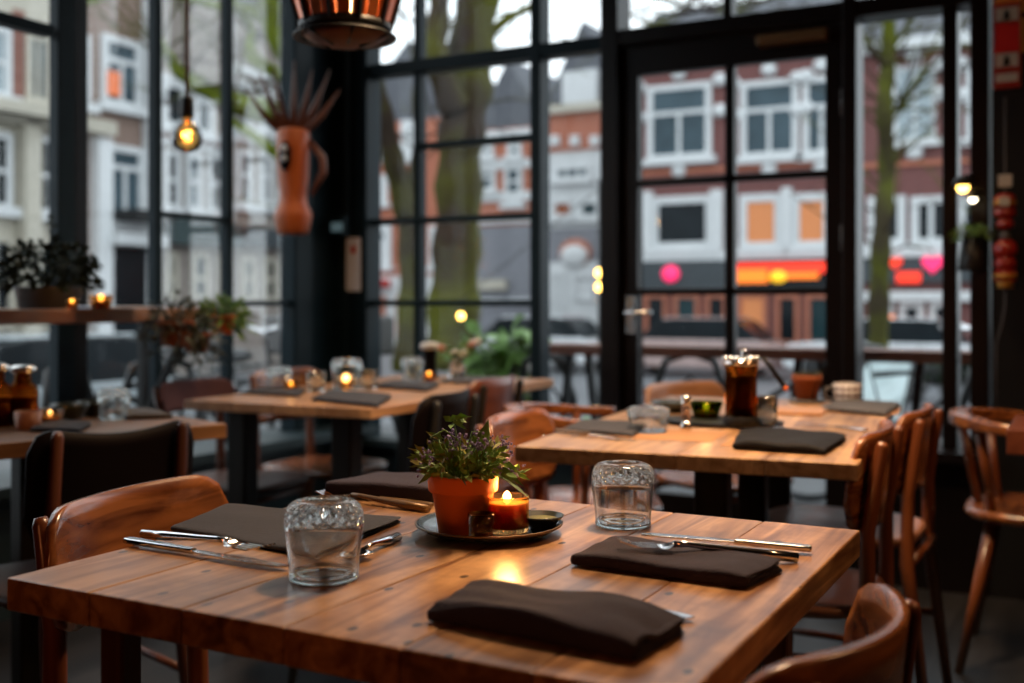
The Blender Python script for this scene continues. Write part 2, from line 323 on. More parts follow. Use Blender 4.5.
# ------------------------------------------------------------------ room shell
YB, XL = 4.32, -3.25
def struct(name, mb, mat, **k):
    o = mb.build(name, mat, **k); o['kind'] = 'structure'; return o
struct('floor', MB().box((-3.5,-3,-.1),(2.6,4.45,0)), M['floor'])
struct('ceiling', MB().box((-3.5,-3,3.0),(2.6,4.45,3.12)), M['ceil'])
struct('wall_rear', MB().box((-3.5,-3.12,0),(2.6,-3,3)), M['wall_dark'])
struct('wall_right', MB().box((2.6,-3.12,0),(2.72,4.45,3)), M['wall_dark'])
struct('wall_back', MB().box((-.33,4.24,0),(2.6,4.45,3)), M['wall_dark'])
struct('wall_left', MB().box((-3.4,-3,0),(-3.22,.8,3)), M['wall_dark'])
struct('trim_1', MB().box((-3.36,.8,0),(-3.18,4.3,.43)).box((-3.38,.8,.43),(-3.04,4.3,.465)), M['teal'])      # low wall and ledge, left
struct('trim_2', MB().box((-3.36,4.26,0),(-1.80,4.40,.38)).box((-3.38,4.2,.38),(-1.80,4.41,.41)), M['teal'])
struct('trim_3', MB().box((-.80,4.24,0),(-.33,4.40,.48)).box((-.80,4.15,.48),(-.33,4.41,.515)), M['door_paint'])
# left glazing
def lbar(mb, y0, y1, z0, z1, t=.05): mb.box((XL-t, y0, z0), (XL+t, y1, z1))
f = MB(); lbar(f, .8,.9,.465,3,.04); lbar(f,2.63,2.705,.465,3,.025); lbar(f,3.085,3.12,.465,3,.022); lbar(f,3.485,3.52,.465,3,.022); lbar(f,.9,2.615,1.985,2.025,.03); lbar(f,1.70,1.735,.465,3,.026)
lbar(f,3.12,3.485,1.39,1.412,.018); lbar(f,3.52,3.91,1.037,1.061,.018); lbar(f,.8,3.95,2.9,3,.05)
w1 = struct('window_1', f, M['steel'], bevel=.004)
MB().box((XL-.006,.85,.46),(XL+.006,3.93,2.92)).build('glass', M['pane'], w1)['kind'] = 'structure'
struct('trim_4', MB().box((-3.27,2.705,0),(-3.23,2.765,3)), M['door_paint'], bevel=.006)      # the dark half of the wide post
# corner posts
struct('trim_5', MB().box((-3.30,3.90,0),(-3.21,4.03,3)).box((-3.32,4.031,0),(-3.25,4.24,3)).box((-3.30,4.241,0),(-3.19,4.36,3)), M['steel'], bevel=.008)
struct('trim_6', MB().box((-3.17,4.25,0),(-3.07,4.38,3)), M['steel'], bevel=.008)
# back glazing, left of the door
def bx(px): return onY(px, 300, YB).x
def bbar(mb, x0, x1, z0, z1, t=.045): mb.box((x0, YB-t, z0), (x1, YB+t, z1))
f = MB(); xa, xb = bx(366), bx(607)
bbar(f, xa-.03, xa+.02, .41, 3); m1 = bx(420); bbar(f, m1-.018, m1+.018, .41, 3, .03); m2 = bx(540); bbar(f, m2-.025, m2+.025, .41, 3, .05)
bbar(f, xa, xb, 2.13, 2.19, .047); bbar(f, m1, m2, 1.772, 1.80, .035); bbar(f, xa, m2, 1.424, 1.452, .035); bbar(f, xa, m2, 1.036, 1.064, .035); bbar(f, xa, xb, 2.92, 3)
w2 = struct('window_2', f, M['steel'], bevel=.004)
MB().box((xa,YB-.006,.40),(xb,YB+.006,2.95)).build('glass', M['pane'], w2)['kind'] = 'structure'
# door frame + transom
dl, dr = bx(607), bx(860)
f = MB(); bbar(f, dl, bx(624), 0, 3, .075); bbar(f, bx(846), dr, 0, 3, .075); bbar(f, dl, bx(975), 2.135, 2.20, .068); mt = bx(730); bbar(f, mt-.018, mt+.018, 2.2, 3, .04); bbar(f, dl, bx(975), 2.9, 3, .056)
bbar(f, bx(944), bx(959), .515, 3, .06); bbar(f, bx(972), bx(990), .515, 3, .07)
w3 = struct('window_3', f, M['door_paint'], bevel=.004)
MB().box((dr-.01,YB-.006,.5),(bx(975),YB+.006,2.95)).box((dl+.03,YB-.006,2.18),(dr-.02,YB+.006,2.95)).build('glass', M['pane'], w3)['kind'] = 'structure'
f = MB(); a0, a1 = bx(624), bx(846); g0, g1 = bx(640), bx(827); gm = bx(731)
def dbar(x0, x1, z0, z1, t=.028): f.box((x0, YB-t, z0), (x1, YB+t, z1))
dbar(a0, g0, .02, 2.13); dbar(g1, a1, .02, 2.13); dbar(g0, g1, 2.01, 2.13); dbar(g0, g1, .02, .26); dbar(gm-.02, gm+.02, .26, 2.01, .024); dbar(g0, g1, 1.54, 1.568, .024); dbar(g0, g1, 1.083, 1.111, .024)
d1 = struct('door_1', f, M['door_paint'], bevel=.004)
MB().box((g0-.005,YB-.005,.25),(g1+.005,YB+.005,2.02)).build('glass', M['pane'], d1)['kind'] = 'structure'
hx = bx(633)
h = MB().box((hx-.02,YB-.036,.92),(hx+.02,YB-.028,1.08)).tube([(hx,YB-.03,1.01),(hx,YB-.08,1.01),(hx+.04,YB-.085,1.01),(hx+.115,YB-.085,1.01)], .0085)
h.build('door_handle', M['silver'], d1, bevel=.002, label='steel lever handle')
p0 = onY(756, 40, YB-.1)
MB().box((p0.x,YB-.10,p0.z-.02),(p0.x+.27,YB-.03,p0.z+.02)).build('door_closer', M['tray_rim'], d1, bevel=.005)
for z in (1.82, 1.30, .5):
    MB().tube([(a1-.005,YB-.036,z-.05),(a1-.005,YB-.036,z+.05)], .011).build('hinge', M['ceramic'], d1)

# ------------------------------------------------------------------ chairs (front is +X, the sitter looks along +X)
def back_mb(width=.40, z0=.60, z1=.795, sag=.05, xb=-.20, lean=.10, r=.06, nu=22, nv=8, dip=0):
    mb = MB()
    def P(u, v):
        a = 2*u-1; y = a*width/2; e = max(0, abs(y) - (width/2 - r)); dz = r - math.sqrt(max(0, r*r - e*e))
        z = z0+dz + (z1-dip*(1-a*a)-z0-2*dz)*v; return Vector((xb + sag*a*a - lean*(z-z0), y, z))
    return mb.grid(P, nu, nv)
def seat_mb(n=36, ax=.205, ay=.20, z=.455, t=.028, cx=0):
    out = []
    for k in range(n):
        a = 2*PI*k/n; c, s = math.cos(a), math.sin(a); e = .55
        wy = ay*(1 + .06*c); out.append((cx + ax*math.copysign(abs(c)**e, c), wy*math.copysign(abs(s)**e, s)))
    mb = MB(); prof = [(.86,z-t),(.97,z-t*.8),(1,z-t*.4),(.985,z-t*.1),(.93,z),(.5,z-.009),(.02,z-.011)]
    vs = [Vector((x*q, y*q, zz)) for q, zz in prof for x, y in out]; m = len(prof); fs = []
    for i in range(m-1):
        for k in range(n): fs.append((i*n+k, i*n+(k+1)%n, (i+1)*n+(k+1)%n, (i+1)*n+k))
    fs.append(tuple(range(n-1,-1,-1))); fs.append(tuple((m-1)*n+k for k in range(n)))
    mb.add(vs, fs, True); return mb
def ply_chair(label, mats, loc, rz, group=None, top=.795, seat=.455, sag=.05, width=.40, bh=.195, dip=0):
    t = thing('dining_chair', label, 'chair', (*loc, 0), rz, group)
    mb, ms, mp = mats
    back_mb(width, top-bh, top, sag, dip=dip).build('backrest', mb, t, solid=.012)
    seat_mb(z=seat).build('seat', ms, t)
    xb = -.212
    for s in (-1, 1):
        y = s*min(.155, width*.375); x0 = xb + sag*(y/(width/2))**2 - .012
        MB().tube([(x0-.05, y*1.12, 0), (x0+.005, y*1.06, seat-.06), (x0+.004, y*1.03, top-bh), (x0-.022, y, top-.025), (x0-.024, y, top-.015)], [.012,.017,.015,.012,.008], 12).build('leg', mp, t, label='back leg rising as post behind the backrest')
        MB().tube([(.185, s*.185, 0), (.15, s*.155, seat-.03)], [.011,.016], 12).build('leg', mp, t)
        MB().tube([(-.215, s*.168, .24), (.168, s*.17, .24)], .009, 8).build('stretcher', mp, t)
    for x in (.155, -.205): MB().tube([(x, -.155, seat-.05), (x, .155, seat-.05)], .011, 8).build('seat_rail', mp, t)
    for s in (-1, 1):
        y = s*min(.155, width*.375); x = xb + sag*(y/(width/2))**2 + .012 - .1*.12
        MB().ball((x+.0085, y, top-.075), .006, 8, 6, (.4,1,1)).build('screw', M['silver'], t)
    return t
OR = (M['ply'], M['ply'], M['ply_post']); BL = (M['ply_black'], M['seat_dark'], M['leg_red']); RD = (M['ply_red'], M['ply'], M['leg_dark']); PA = (M['ply_pale'], M['ply'], M['ply_post'])
BR = (M['ply'], M['seat_brown'], M['ply_post']); UP = (M['uphol'], M['seat_dark'], M['leg_red'])
gA = 'plywood chairs around the dining tables'
ply_chair('glossy orange plywood chair at the left edge of the nearest table, its backrest facing us', (M['ply'], M['seat_dark'], M['ply_post']), (-1.005, 1.13), .15, gA, top=.788, bh=.16, width=.385, sag=.045)
ply_chair('orange plywood chair cut off at the lower right corner, curved back closest to us', OR, (-.37, .99), PI-.08, gA, top=.775, bh=.20, sag=.085, width=.38)
ply_chair('black-backed plywood chair with red-brown posts at the left wall table', BL, (-1.99, 1.665), PI-.28, gA, top=.81, bh=.25, sag=.03, width=.36, dip=.028)
ply_chair('orange plywood chair with brown seat, first along the right side of the jug table', BR, (-.595, 2.34), PI+.05, gA, sag=.045)
ply_chair('orange plywood chair with brown seat, second along the right side of the jug table', BR, (-.585, 2.87), PI-.02, gA, top=.79, seat=.49, sag=.045)
ply_chair('orange plywood chair tucked against the left side of the jug table near its front', OR, (-1.09, 2.42), .08, gA, top=.775)
ply_chair('tan plywood chair with pale backrest standing before the glazed door', PA, (-1.14, 3.66), -.45, gA, top=.765)
ply_chair('black plywood chair at the right side of the honey oak table, nearer one', (M['ply_black'], M['ply_black'], M['metal_black']), (-1.735, 2.49), PI+.12, gA, top=.81, bh=.26, width=.33)
ply_chair('dark red plywood chair at the right side of the honey oak table, farther one', RD, (-1.90, 3.06), PI+.06, gA, top=.81, bh=.23, width=.36)
ply_chair('mauve upholstered chair at the left end of the honey oak table with dark seat', UP, (-2.55, 2.80), .1, gA, top=.785, bh=.10, seat=.46)
ply_chair('orange chair behind the honey oak table, seat seen between its legs', OR, (-2.53, 3.24), 0, gA, top=.80)

def bow_chair(label, loc, rz, mat, bow_z=.69, group=None, arc=.36):
    t = thing('armchair', label, 'armchair', (*loc, 0), rz, group)
    R = .235; mb = MB(); n = 26; a0 = PI*arc
    def sec(k):
        a = a0 + (2*PI-2*a0)*k/n; th = .028 + .012*max(0, -math.cos(a)); wd = .035 + .02*max(0, -math.cos(a))
        c = Vector((math.cos(a), math.sin(a), 0)); p = Vector((R*1.0*math.cos(a), R*math.sin(a), bow_z + .02*max(0, -math.cos(a))))
        return [p - c*wd/2 + Vector((0,0,-th/2)), p + c*wd/2 + Vector((0,0,-th/2)), p + c*wd/2 + Vector((0,0,th/2)), p - c*wd/2 + Vector((0,0,th/2))]
    vs = []; fs = []
    for k in range(n+1): vs += sec(k)
    for k in range(n):
        for j in range(4): fs.append((k*4+j, k*4+(j+1)%4, k*4+4+(j+1)%4, k*4+4+j))
    fs += [(3,2,1,0), (n*4, n*4+1, n*4+2, n*4+3)]
    mb.add(vs, fs); mb.build('arm_bow', mat[0], t, bevel=.008, segs=3)
    seat_mb(z=.46, t=.035, ax=.215, ay=.215).build('seat', mat[0], t)
    for a in (.53, .76, 1.0, 1.24, 1.47):
        c, s = math.cos(a*PI), math.sin(a*PI)
        MB().tube([(.17*c-.01, .17*s, .445), (R*.97*c, R*.97*s, bow_z)], [.012,.014], 10).build('spindle', mat[1], t)
    for i, j in ((1,1),(1,-1),(-1,1),(-1,-1)):
        MB().tube([(i*.215, j*.205, 0), (i*.13, j*.13, .44)], [.012,.019], 12).build('leg', mat[1], t)
    return t
bow_chair('orange wooden bow-back armchair against the dark wall on the right', (-.13, 3.53), 0, (M['ply'], M['ply_post']), group='bow-back armchairs', arc=.47)
bow_chair('orange wooden bow-back armchair between the jug table and the glazed door', (-1.36, 3.03), .5, (M['ply'], M['ply_post']), .70, 'bow-back armchairs')

# ------------------------------------------------------------------ tables
def table(name, label, c, sx, sy, rz, mat, legs, h=.75, th=.05, planks=5, lm=None, cols=.07, foot=True):
    t = thing(name, label, 'table', (c[0], c[1], 0), rz)
    mb = MB(); pw = sx/planks; g = .0007
    for i in range(planks):
        x0 = -sx/2 + i*pw
        mb.box((x0+g/2, -sy/2 + random.uniform(0,.002), h-th), (x0+pw-g/2, sy/2 - random.uniform(0,.002), h))
    mb.build('tabletop', mat, t, bevel=.0025)
    MB().box((-sx/2+.01,-sy/2+.01,h-th+.002),(sx/2-.01,sy/2-.01,h-.006)).build('core_board', M['seam'], t)
    for x, y in legs:
        MB().box((x-cols/2,y-cols/2,0.0),(x+cols/2,y+cols/2,h-th)).build('leg', lm or M['leg_dark'], t, bevel=.006)
    return t
table('wooden_table', 'large reclaimed pine table nearest us, with the flower pot on a plate', (-.6625, 1.1375), .775, .70, 0, M['table_a'], [(-.31,-.26),(.30,-.26),(-.31,.26),(.30,.26)], planks=6, th=.036, lm=M['leg_red'], cols=.034)
table('wooden_table', 'pale oak table with the amber jug, behind the nearest table', (-.803, 2.72), .69, 1.34, .105, M['table_b'], [(.03,-.46),(.03,.04),(.03,.45)], planks=4, th=.032)
table('wooden_table', 'honey oak table by the corner posts, set with upturned glasses', (-2.19, 3.185), .68, 1.35, .06, M['table_c'], [(.17,-.54),(.20,-.16),(-.22,-.54),(-.22,.50),(.2,.50)], planks=4, th=.03)
ang = -.297; c4 = Vector((-2.02, 1.82)); n4 = Vector((-math.cos(ang), -math.sin(ang)))
table('wooden_table', 'brown oak table at the left picture edge with amber bottles on it', (-2.02+n4.x*.37-.015, 1.82+n4.y*.37-.185), .74, .88, ang, M['table_d'], [(-.15,-.22),(.0,.1)], planks=5, th=.036)
table('side_table', 'dark red-brown side table corner cut by the right picture edge', (.16, 3.05), .70, .40, 0, M['ply_red'], [(.2,-.12),(.2,.12)], h=.748, planks=3, th=.06)
# ------------------------------------------------------------------ napkins, cutlery, glass
ZT = .75
def lerp(a, b, t): return a + (b-a)*t
def napkin(label, px, th, mat, z=ZT, layers=2, wave=.004, group='folded napkins on the tables', seed=1, name='napkin', soft=1.0):
    """px: near-left, near-right, far-right, far-left corners on the table"""
    rng = random.Random(seed); c = [T(x, y, z) for x, y in px]; o = sum(c, Vector())/4; o.z = z
    t = thing(name, label, 'napkin', o, 0, group)
    n = layers
    for k in range(n):
        h0 = .0015 + th*.0; hi = th*(n-k)/n; lo = .0015 + (th/n)*.0
        zin = (th*.5)*(k/n); hh = th - 2*zin; ins = .006*k
        def P(u, v, zin=zin, hh=hh, ins=ins, k=k):
            # v runs: bottom sheet 0..0.42 from the open (far) side to the fold (near), fold, top sheet
            if v < .42: s = 1 - v/.42; zz = 0
            elif v < .58: a = (v-.42)/.16*PI; s = -math.sin(a)*.03; zz = (1-math.cos(a))/2
            else: s = (v-.58)/.42; zz = 1
            s = ins*4 + s*(1-ins*4 - (.03*k)); uu = ins*2 + u*(1 - ins*4 + .012*k)
            p = lerp(lerp(c[0], c[1], uu), lerp(c[3], c[2], uu), s)
            wv = wave*(math.sin(uu*5.2+seed+k) * .6 + math.sin(uu*11+s*4+seed*2)*.3 + noise.noise(Vector((uu*3, s*3, seed)))*.8)
            edge = min(1, 5*min(uu, 1-uu)+.15)
            top = zin + hh*zz
            zz2 = .002 + top + (wv*zz if zz > 0 else 0) - hh*.42*soft*zz*(1-edge)**1.5
            return Vector((p.x-o.x + noise.noise(Vector((s*4, zz, seed+k)))*.003, p.y-o.y, max(.0016+zin*.6, zz2)))
        MB().grid(P, 26, 26).build('outer_fold' if k == 0 else 'inner_fold', mat, t, solid=.0022, sub=1)
    return t
def knife_parts(t, L, mat_h, mat_b):
    def strip(prof, th):
        mb = MB(); vs = []; m = len(prof)
        for x, y0, y1, zc in prof: vs += [(x,y0,zc-th/2),(x,y1,zc-th/2),(x,y1,zc+th/2),(x,y0,zc+th/2)]
        fs = [(3,2,1,0), (4*(m-1), 4*(m-1)+1, 4*(m-1)+2, 4*(m-1)+3)]
        for i in range(m-1):
            for j in range(4): fs.append((4*i+j, 4*i+(j+1)%4, 4*i+4+(j+1)%4, 4*i+4+j))
        mb.add(vs, fs); return mb
    strip([(0,-.006,.006,.004),(.01,-.0075,.0075,.004),(L*.25,-.0065,.0065,.004),(L*.45,-.0045,.0045,.004)], .007).build('handle', mat_h, t, bevel=.0025)
    strip([(L*.45,-.004,.004,.004),(L*.5,-.0065,.006,.004),(L*.8,-.009,.008,.003),(L*.95,-.006,.008,.003),(L,.004,.0075,.003)], .002).build('blade', mat_b, t, bevel=.0005)
def fork_parts(t, L, mat_h, mat_b):
    MB().tube([(0,0,.004),(L*.2,0,.0055),(L*.45,0,.008),(L*.62,0,.010),(L*.7,0,.009)], [.006,.006,.0042,.0032,.004], 10).build('handle', mat_h, t)
    mb = MB()
    def P(u, v):
        hw = .0045 + .009*min(1, u*2.5); z = .010 - .007*math.sin(u*PI*.8) + .002*abs(2*v-1); return Vector((L*(.69+.11*u), hw*(2*v-1), z))
    mb.grid(P, 8, 6)
    for k in range(4):
        y = (k-1.5)*.0074
        mb.bar((L*.795,y,.0055),(L*.90,y,.0045),.0036,.002).bar((L*.90,y,.0045),(L,y*.93,.010),.003,.0018)
    mb.build('fork_head', mat_b, t, solid=0)
def spoon_parts(t, L, mat_h, mat_b):
    MB().tube([(0,0,.004),(L*.25,0,.005),(L*.55,0,.009),(L*.76,0,.007)], [.006,.0055,.0033,.0035], 10).build('handle', mat_h, t)
    mb = MB()
    def P(u, v):
        a = 2*PI*v; r = u; return Vector((L*.875 + L*.125*r*math.cos(a), .019*r*math.sin(a)*(1-.12*math.cos(a)), .002+.006*r*r))
    mb.grid(P, 6, 20).build('bowl', mat_b, t, solid=.0015)
def cutlery(kind, label, p0, p1, dz=0, z=ZT, dz1=None, mat=None, group='table cutlery', roll=0):
    a, b = T(*p0, z+dz), T(*p1, z+(dz if dz1 is None else dz1)); d = b-a; L = d.length; tilt = -math.asin(d.z/L)
    t = thing(kind, label, kind.split('_')[-1], a, math.atan2(d.y, d.x), group)
    t.rotation_euler = (roll, tilt, math.atan2(d.y, d.x))
    {'knife': knife_parts, 'fork': fork_parts, 'spoon': spoon_parts}[kind.split('_')[-1]](t, L, mat or M['silver'], M['silver'])
    return t
def tumbler(label, loc, mat=None, sc=1.0, group='upturned cut-glass tumblers', rz=0):
    t = thing('tumbler', label, 'glass', loc, rz, group); t.scale = sc if isinstance(sc, tuple) else (sc,)*3
    out = [(.0345,0),(.0355,.001),(.0362,.012),(.0378,.03),(.0402,.047),(.0412,.058),(.0405,.068),(.0375,.0755),(.033,.0795),(.026,.0815),(0.0001,.082)]
    inn = [(0.0001,.072),(.024,.0715),(.0345,.066),(.0375,.058),(.0368,.047),(.0352,.03),(.0338,.012),(.0333,.001),(.0345,0)]
    MB().lathe(out+inn, 40).build('bowl', mat or M['glass_cut'], t)
    MB().lathe([(.0332,.0006),(.0358,.0006),(.0362,.003),(.0358,.0055),(.0338,.0055),(.0332,.003),(.0332,.0006)], 40).build('rim', M['glass'], t)
    return t
def cup_glass(name, label, loc, r, h, mat, group=None, cat='glass', base=.008, wall=.0025, facets=28):
    t = thing(name, label, cat, loc, 0, group)
    out = [(.0001,0),(r*.86,0),(r*.9,.002),(r*.95,h*.4),(r,h)]; inn = [(r-wall,h),(r*.95-wall,h*.4),(r*.88-wall,base),(.0001,base)]
    MB().lathe(out+inn, facets).build('bowl', mat, t)
    return t
def flame(parent, z, r=.0045, light=0, light_z=None, mat='flame'):
    MB().lathe([(.0003,z),(r*.7,z+r*.5),(r,z+r*1.4),(r*.8,z+r*1.9),(r*.4,z+r*2.4),(.0002,z+r*2.7)], 12).build('flame', M[mat], parent)
    if light:
        l = bpy.data.lights.new('candle_light', 'POINT'); l.energy = light; l.color = (1,.5,.16); l.shadow_soft_size = .012
        o = bpy.data.objects.new('candle_light', l); COL.objects.link(o); o.parent = parent; o.location = (0,0,light_z or z+.02)

# --- nearest table
pl = T(489, 533); t = thing('plate', 'dark round plate under the flower pot and candle', 'plate', (pl.x, pl.y, ZT))
MB().lathe([(.0001,.003),(.05,.003),(.056,.001),(.06,.001),(.084,.006),(.0945,.0125),(.0955,.014),(.0945,.0155),(.083,.010),(.06,.0065),(.0001,.006)], 56).build('well', M['tray'], t)
MB().tube([(.0952*math.cos(2*PI*k/56), .0952*math.sin(2*PI*k/56), .0142) for k in range(56)], .0016, 6, True).build('rim', M['tray_rim'], t)
ZP = ZT + .0068
pp = T(463, 531, ZP); t = thing('potted_flowers', 'small terracotta pot of purple flowers on the dark plate', 'plant', (pp.x, pp.y, ZP))
MB().lathe([(.0001,0),(.030,0),(.0318,.002),(.0395,.051),(.0425,.0515),(.0445,.0535),(.0455,.072),(.0445,.0745),(.042,.0745),(.040,.064),(.0001,.064)], 40).build('pot', M['terra'], t)
MB().lathe([(.0405,.0655),(.03,.068),(.015,.070),(.0001,.0695)], 24).build('soil', M['soil'], t)
rng = random.Random(3); st = MB(); lv = MB(); lo = MB(); pu = MB()
random.seed(31)
for i in range(120):
    a = rng.uniform(0, 2*PI); e = rng.uniform(.05, 1.25); r = rng.uniform(.006, .034); L = rng.uniform(.025, .055)
    p = Vector((r*math.cos(a), r*math.sin(a), .070)); d = Vector((math.cos(a)*math.cos(e), math.sin(a)*math.cos(e), math.sin(e)))
    q = p + d*L; q.z = max(q.z, .078)
    st.tube([p, (p+q)/2+Vector((0,0,.005)), q], [.0012,.001,.0008], 5)
    for j in range(5):
        s = lerp(p, q, rng.uniform(.35, 1)); dd = d + Vector((rng.uniform(-1,1), rng.uniform(-1,1), rng.uniform(-.3,.8)))
        (lv if rng.random() < .6 else lo).leaf(s, dd, rng.uniform(.014,.026), rng.uniform(.005,.009))
sprigs = [(-.052,.0,.098),(-.040,-.03,.090),(-.046,.02,.086),(.048,.02,.100),(.062,.0,.095),(.030,-.02,.114),(.0,-.02,.116),(-.02,.015,.120),(.02,.02,.112),(.068,-.015,.076),(.05,-.03,.085),(-.058,-.01,.080),(.04,.03,.108),(-.01,-.03,.105),(.055,-.005,.108)]
R = Matrix.Rotation(math.asin(SA), 3, 'Z')
for x, y, z in sprigs:
    q = R@Vector((x, y, z)); p = R@Vector((x*.35, y*.4, .070)); st.tube([p, lerp(p, q, .6)+Vector((0,0,.012)), q], [.0013,.0011,.0008], 5)
    for j in range(20):
        s = lerp(p, q, rng.uniform(.7, 1.05)) + Vector((rng.gauss(0,.0055), rng.gauss(0,.0055), rng.gauss(.004,.005))); pu.ball(s, rng.uniform(.0013,.0026), 6, 4)
    for j in range(3): pu.leaf(lerp(p,q,rng.uniform(.7,1)), Vector((rng.uniform(-1,1),rng.uniform(-1,1),.4)), .011, .004)
# tall crest, the arching stem and the long leaves drooping over the rim
top = R@Vector((-.012,0,.142)); st.tube([(0,0,.07), R@Vector((-.006,0,.11)), top], [.0018,.0015,.001], 6)
for j in range(16): lv.leaf(top+Vector((rng.gauss(0,.006), rng.gauss(0,.006), rng.gauss(0,.004))), Vector((rng.uniform(-1,1),rng.uniform(-1,1),rng.uniform(-.2,.8))), .016, .009)
arch = [R@Vector(v) for v in ((.0,0,.08),(-.008,0,.118),(-.024,0,.130),(-.042,-.002,.120))]; st.tube(arch, .0011, 6)
arch2 = [R@Vector(v) for v in ((.0,0,.09),(.012,0,.128),(.024,0,.128),(.030,-.002,.112))]; st.tube(arch2, .0011, 6)
for v, L, wd in (((.025,-.02,.09),.05,.010),((.034,-.015,.088),.05,.010),((.03,-.005,.10),.055,.010),((.032,-.022,.08),.06,.009),((-.036,-.02,.076),.022,.008)):
    lv.leaf(R@Vector(v), R@Vector((math.copysign(1, v[0]), -.4, -.25)), L, wd, .6)
lv.leaf(R@Vector((.022,0,.10)), R@Vector((.25,0,1)), .045, .018, 0); lv.leaf(R@Vector((.026,.0,.10)), R@Vector((.05,0,1)), .035, .014, 0)
st.build('stem', M['grn'], t); lv.build('foliage', M['grn'], t); lo.build('dark_leaf', M['olive'], t); pu.build('flower', M['purple'], t)
# tea light glass, shot glass, dish
cp = T(507, 531, ZP); t = thing('candle_glass', 'amber candle glass burning on the dark plate', 'candle', (cp.x, cp.y, ZP))
MB().lathe([(.0001,0),(.0265,0),(.028,.002),(.0285,.044),(.0285,.046),(.0265,.046),(.026,.006),(.0001,.006)], 32).build('glass_bowl', M['amber_light'], t)
MB().lathe([(.0001,.0065),(.0245,.0065),(.0245,.036),(.022,.038),(.0001,.0365)], 32).build('wax', M['wax'], t)
flame(t, .037, .0055, .8, .058)
sp = T(481, 540, ZP); cup_glass('shot_glass', 'small thick smoked shot glass before the candle on the dark plate', (sp.x, sp.y, ZP), .0165, .033, M['smoke'], base=.011)
dp = T(541, 528, ZP); t = thing('dish', 'small dark dish at the edge of the plate behind the candle', 'dish', (dp.x, dp.y, ZP))
MB().lathe([(.0001,0),(.014,0),(.016,.002),(.028,.014),(.0305,.0175),(.029,.0175),(.014,.006),(.0001,.005)], 36).build('bowl', M['dish'], t)
MB().lathe([(.0001,.0115),(.019,.0115),(.0225,.0125),(.0001,.0125)], 24).build('herb_salt', M['olive'], t)
g = T(623, 525); tumbler('upturned cut-glass tumbler on the nearest table, beside the brown napkin with the fork', (g.x, g.y, ZT), sc=1.04)
g = T(324, 578); tumbler('upturned cut-glass tumbler on the nearest table, beside the slate napkin', (g.x, g.y, ZT), sc=1.05, rz=1)
napkin('brown folded napkin with knife and fork laid along its back edge', [(572,566),(748,590),(784,572),(614,548)], .015, M['napkin'], seed=2, wave=.003, layers=3)
napkin('brown folded napkin nearest the camera, bunched at one end', [(428,622),(636,664),(688,634),(470,602)], .021, M['napkin'], seed=5, wave=.0075, layers=4, soft=.8)
napkin('slate grey folded napkin behind the upturned tumbler, lying flat', [(172,532),(318,558),(404,522),(226,510)], .007, M['napkin_blue'], seed=8, wave=.003)
napkin('thick brown folded napkin at the back corner of the nearest table', [(326,497),(434,505),(442,492),(377,487)], .024, M['napkin'], seed=11, wave=.0012, layers=3, soft=.25)
cutlery('knife', 'steel knife behind the brown napkin, blade in the tumbler rim', (812,552), (642,536), .003, ZT, .008)
cutlery('fork', 'steel fork with tines resting on the brown napkin', (797,561), (618,548), .002, ZT, .021)
cutlery('knife', 'steel knife before the slate grey napkin, handle at the table edge', (126,543), (288,570), .002)
cutlery('fork', 'steel fork beside the knife, tines on the slate grey napkin', (143,537), (268,554), .002, ZT, .009)
cutlery('dessert_spoon', 'small steel spoon half under the slate grey napkin by the tumbler', (398,540), (350,562), .0005)
cutlery('knife', 'coppery knife before the thick napkin at the table corner', (432,508), (318,493), .001, mat=M['tray_rim'])
cutlery('fork', 'coppery fork lying beside the knife by the thick napkin', (428,512), (322,497), .001, mat=M['tray_rim'])
cutlery('dessert_knife', 'knife tip showing past the bunched napkin nearest the camera', (598,600), (690,622), .001, mat=M['tray_rim'])

# --- table with the amber jug
def box_thing(name, label, cat, c, sx, sy, h, rz, mat, z, group=None, bev=.003):
    t = thing(name, label, cat, (c.x, c.y, z), rz, group); MB().box((-sx/2,-sy/2,0),(sx/2,sy/2,h)).build('sheet', mat, t, bevel=bev); return t
RZ2 = .105
box_thing('placemat', 'brown kraft paper placemat under the grey-blue napkin and tumbler', 'placemat', T(655,434), .30, .20, .0012, RZ2, M['kraft'], ZT, 'kraft paper placemats', .0003)
box_thing('placemat', 'brown kraft paper placemat under the black napkin', 'placemat', T(770,447)+Vector((0,.06,0)), .21, .17, .0012, RZ2, M['kraft'], ZT, 'kraft paper placemats', .0003)
box_thing('placemat', 'brown kraft paper placemat at the far end under the grey napkin', 'placemat', T(862,410), .20, .22, .0012, RZ2, M['kraft'], ZT, 'kraft paper placemats', .0003)
box_thing('serving_board', 'pale wooden board lying before the terracotta pot', 'board', T(780,412), .24, .15, .009, RZ2, M['board'], ZT)
napkin('grey-blue flat napkin on the jug table beside the cut-glass tumbler', [(562,431),(634,437),(648,425),(582,422)], .006, M['napkin_blue'], z=ZT+.001, seed=4, wave=.001, layers=2)
cutlery('knife', 'steel knife laid before the grey-blue flat napkin', (556,432), (634,441), .003, mat=M['tray_rim'])
napkin('black folded napkin at the front corner of the jug table', [(733,449),(826,455),(848,440),(740,435)], .016, M['napkin_black'], z=ZT+.001, seed=6, wave=.003, layers=3)
napkin('grey folded napkin at the far end of the jug table', [(822,411),(886,416),(902,406),(836,402)], .010, M['napkin_grey'], z=ZT+.001, seed=7, wave=.002)
g = T(648, 432); tumbler('upturned cut-glass tumbler on the jug table beside a grey-blue napkin', (g.x, g.y, ZT+.001), sc=(1.2,1.2,.74))
g = T(767, 428); cup_glass('water_glass', 'plain clear glass beside the amber fluted jug', (g.x, g.y, ZT+.001), .026, .075, M['glass'])
cutlery('spoon', 'steel spoon before the plain clear glass on the jug table', (764,433), (784,431), .002)
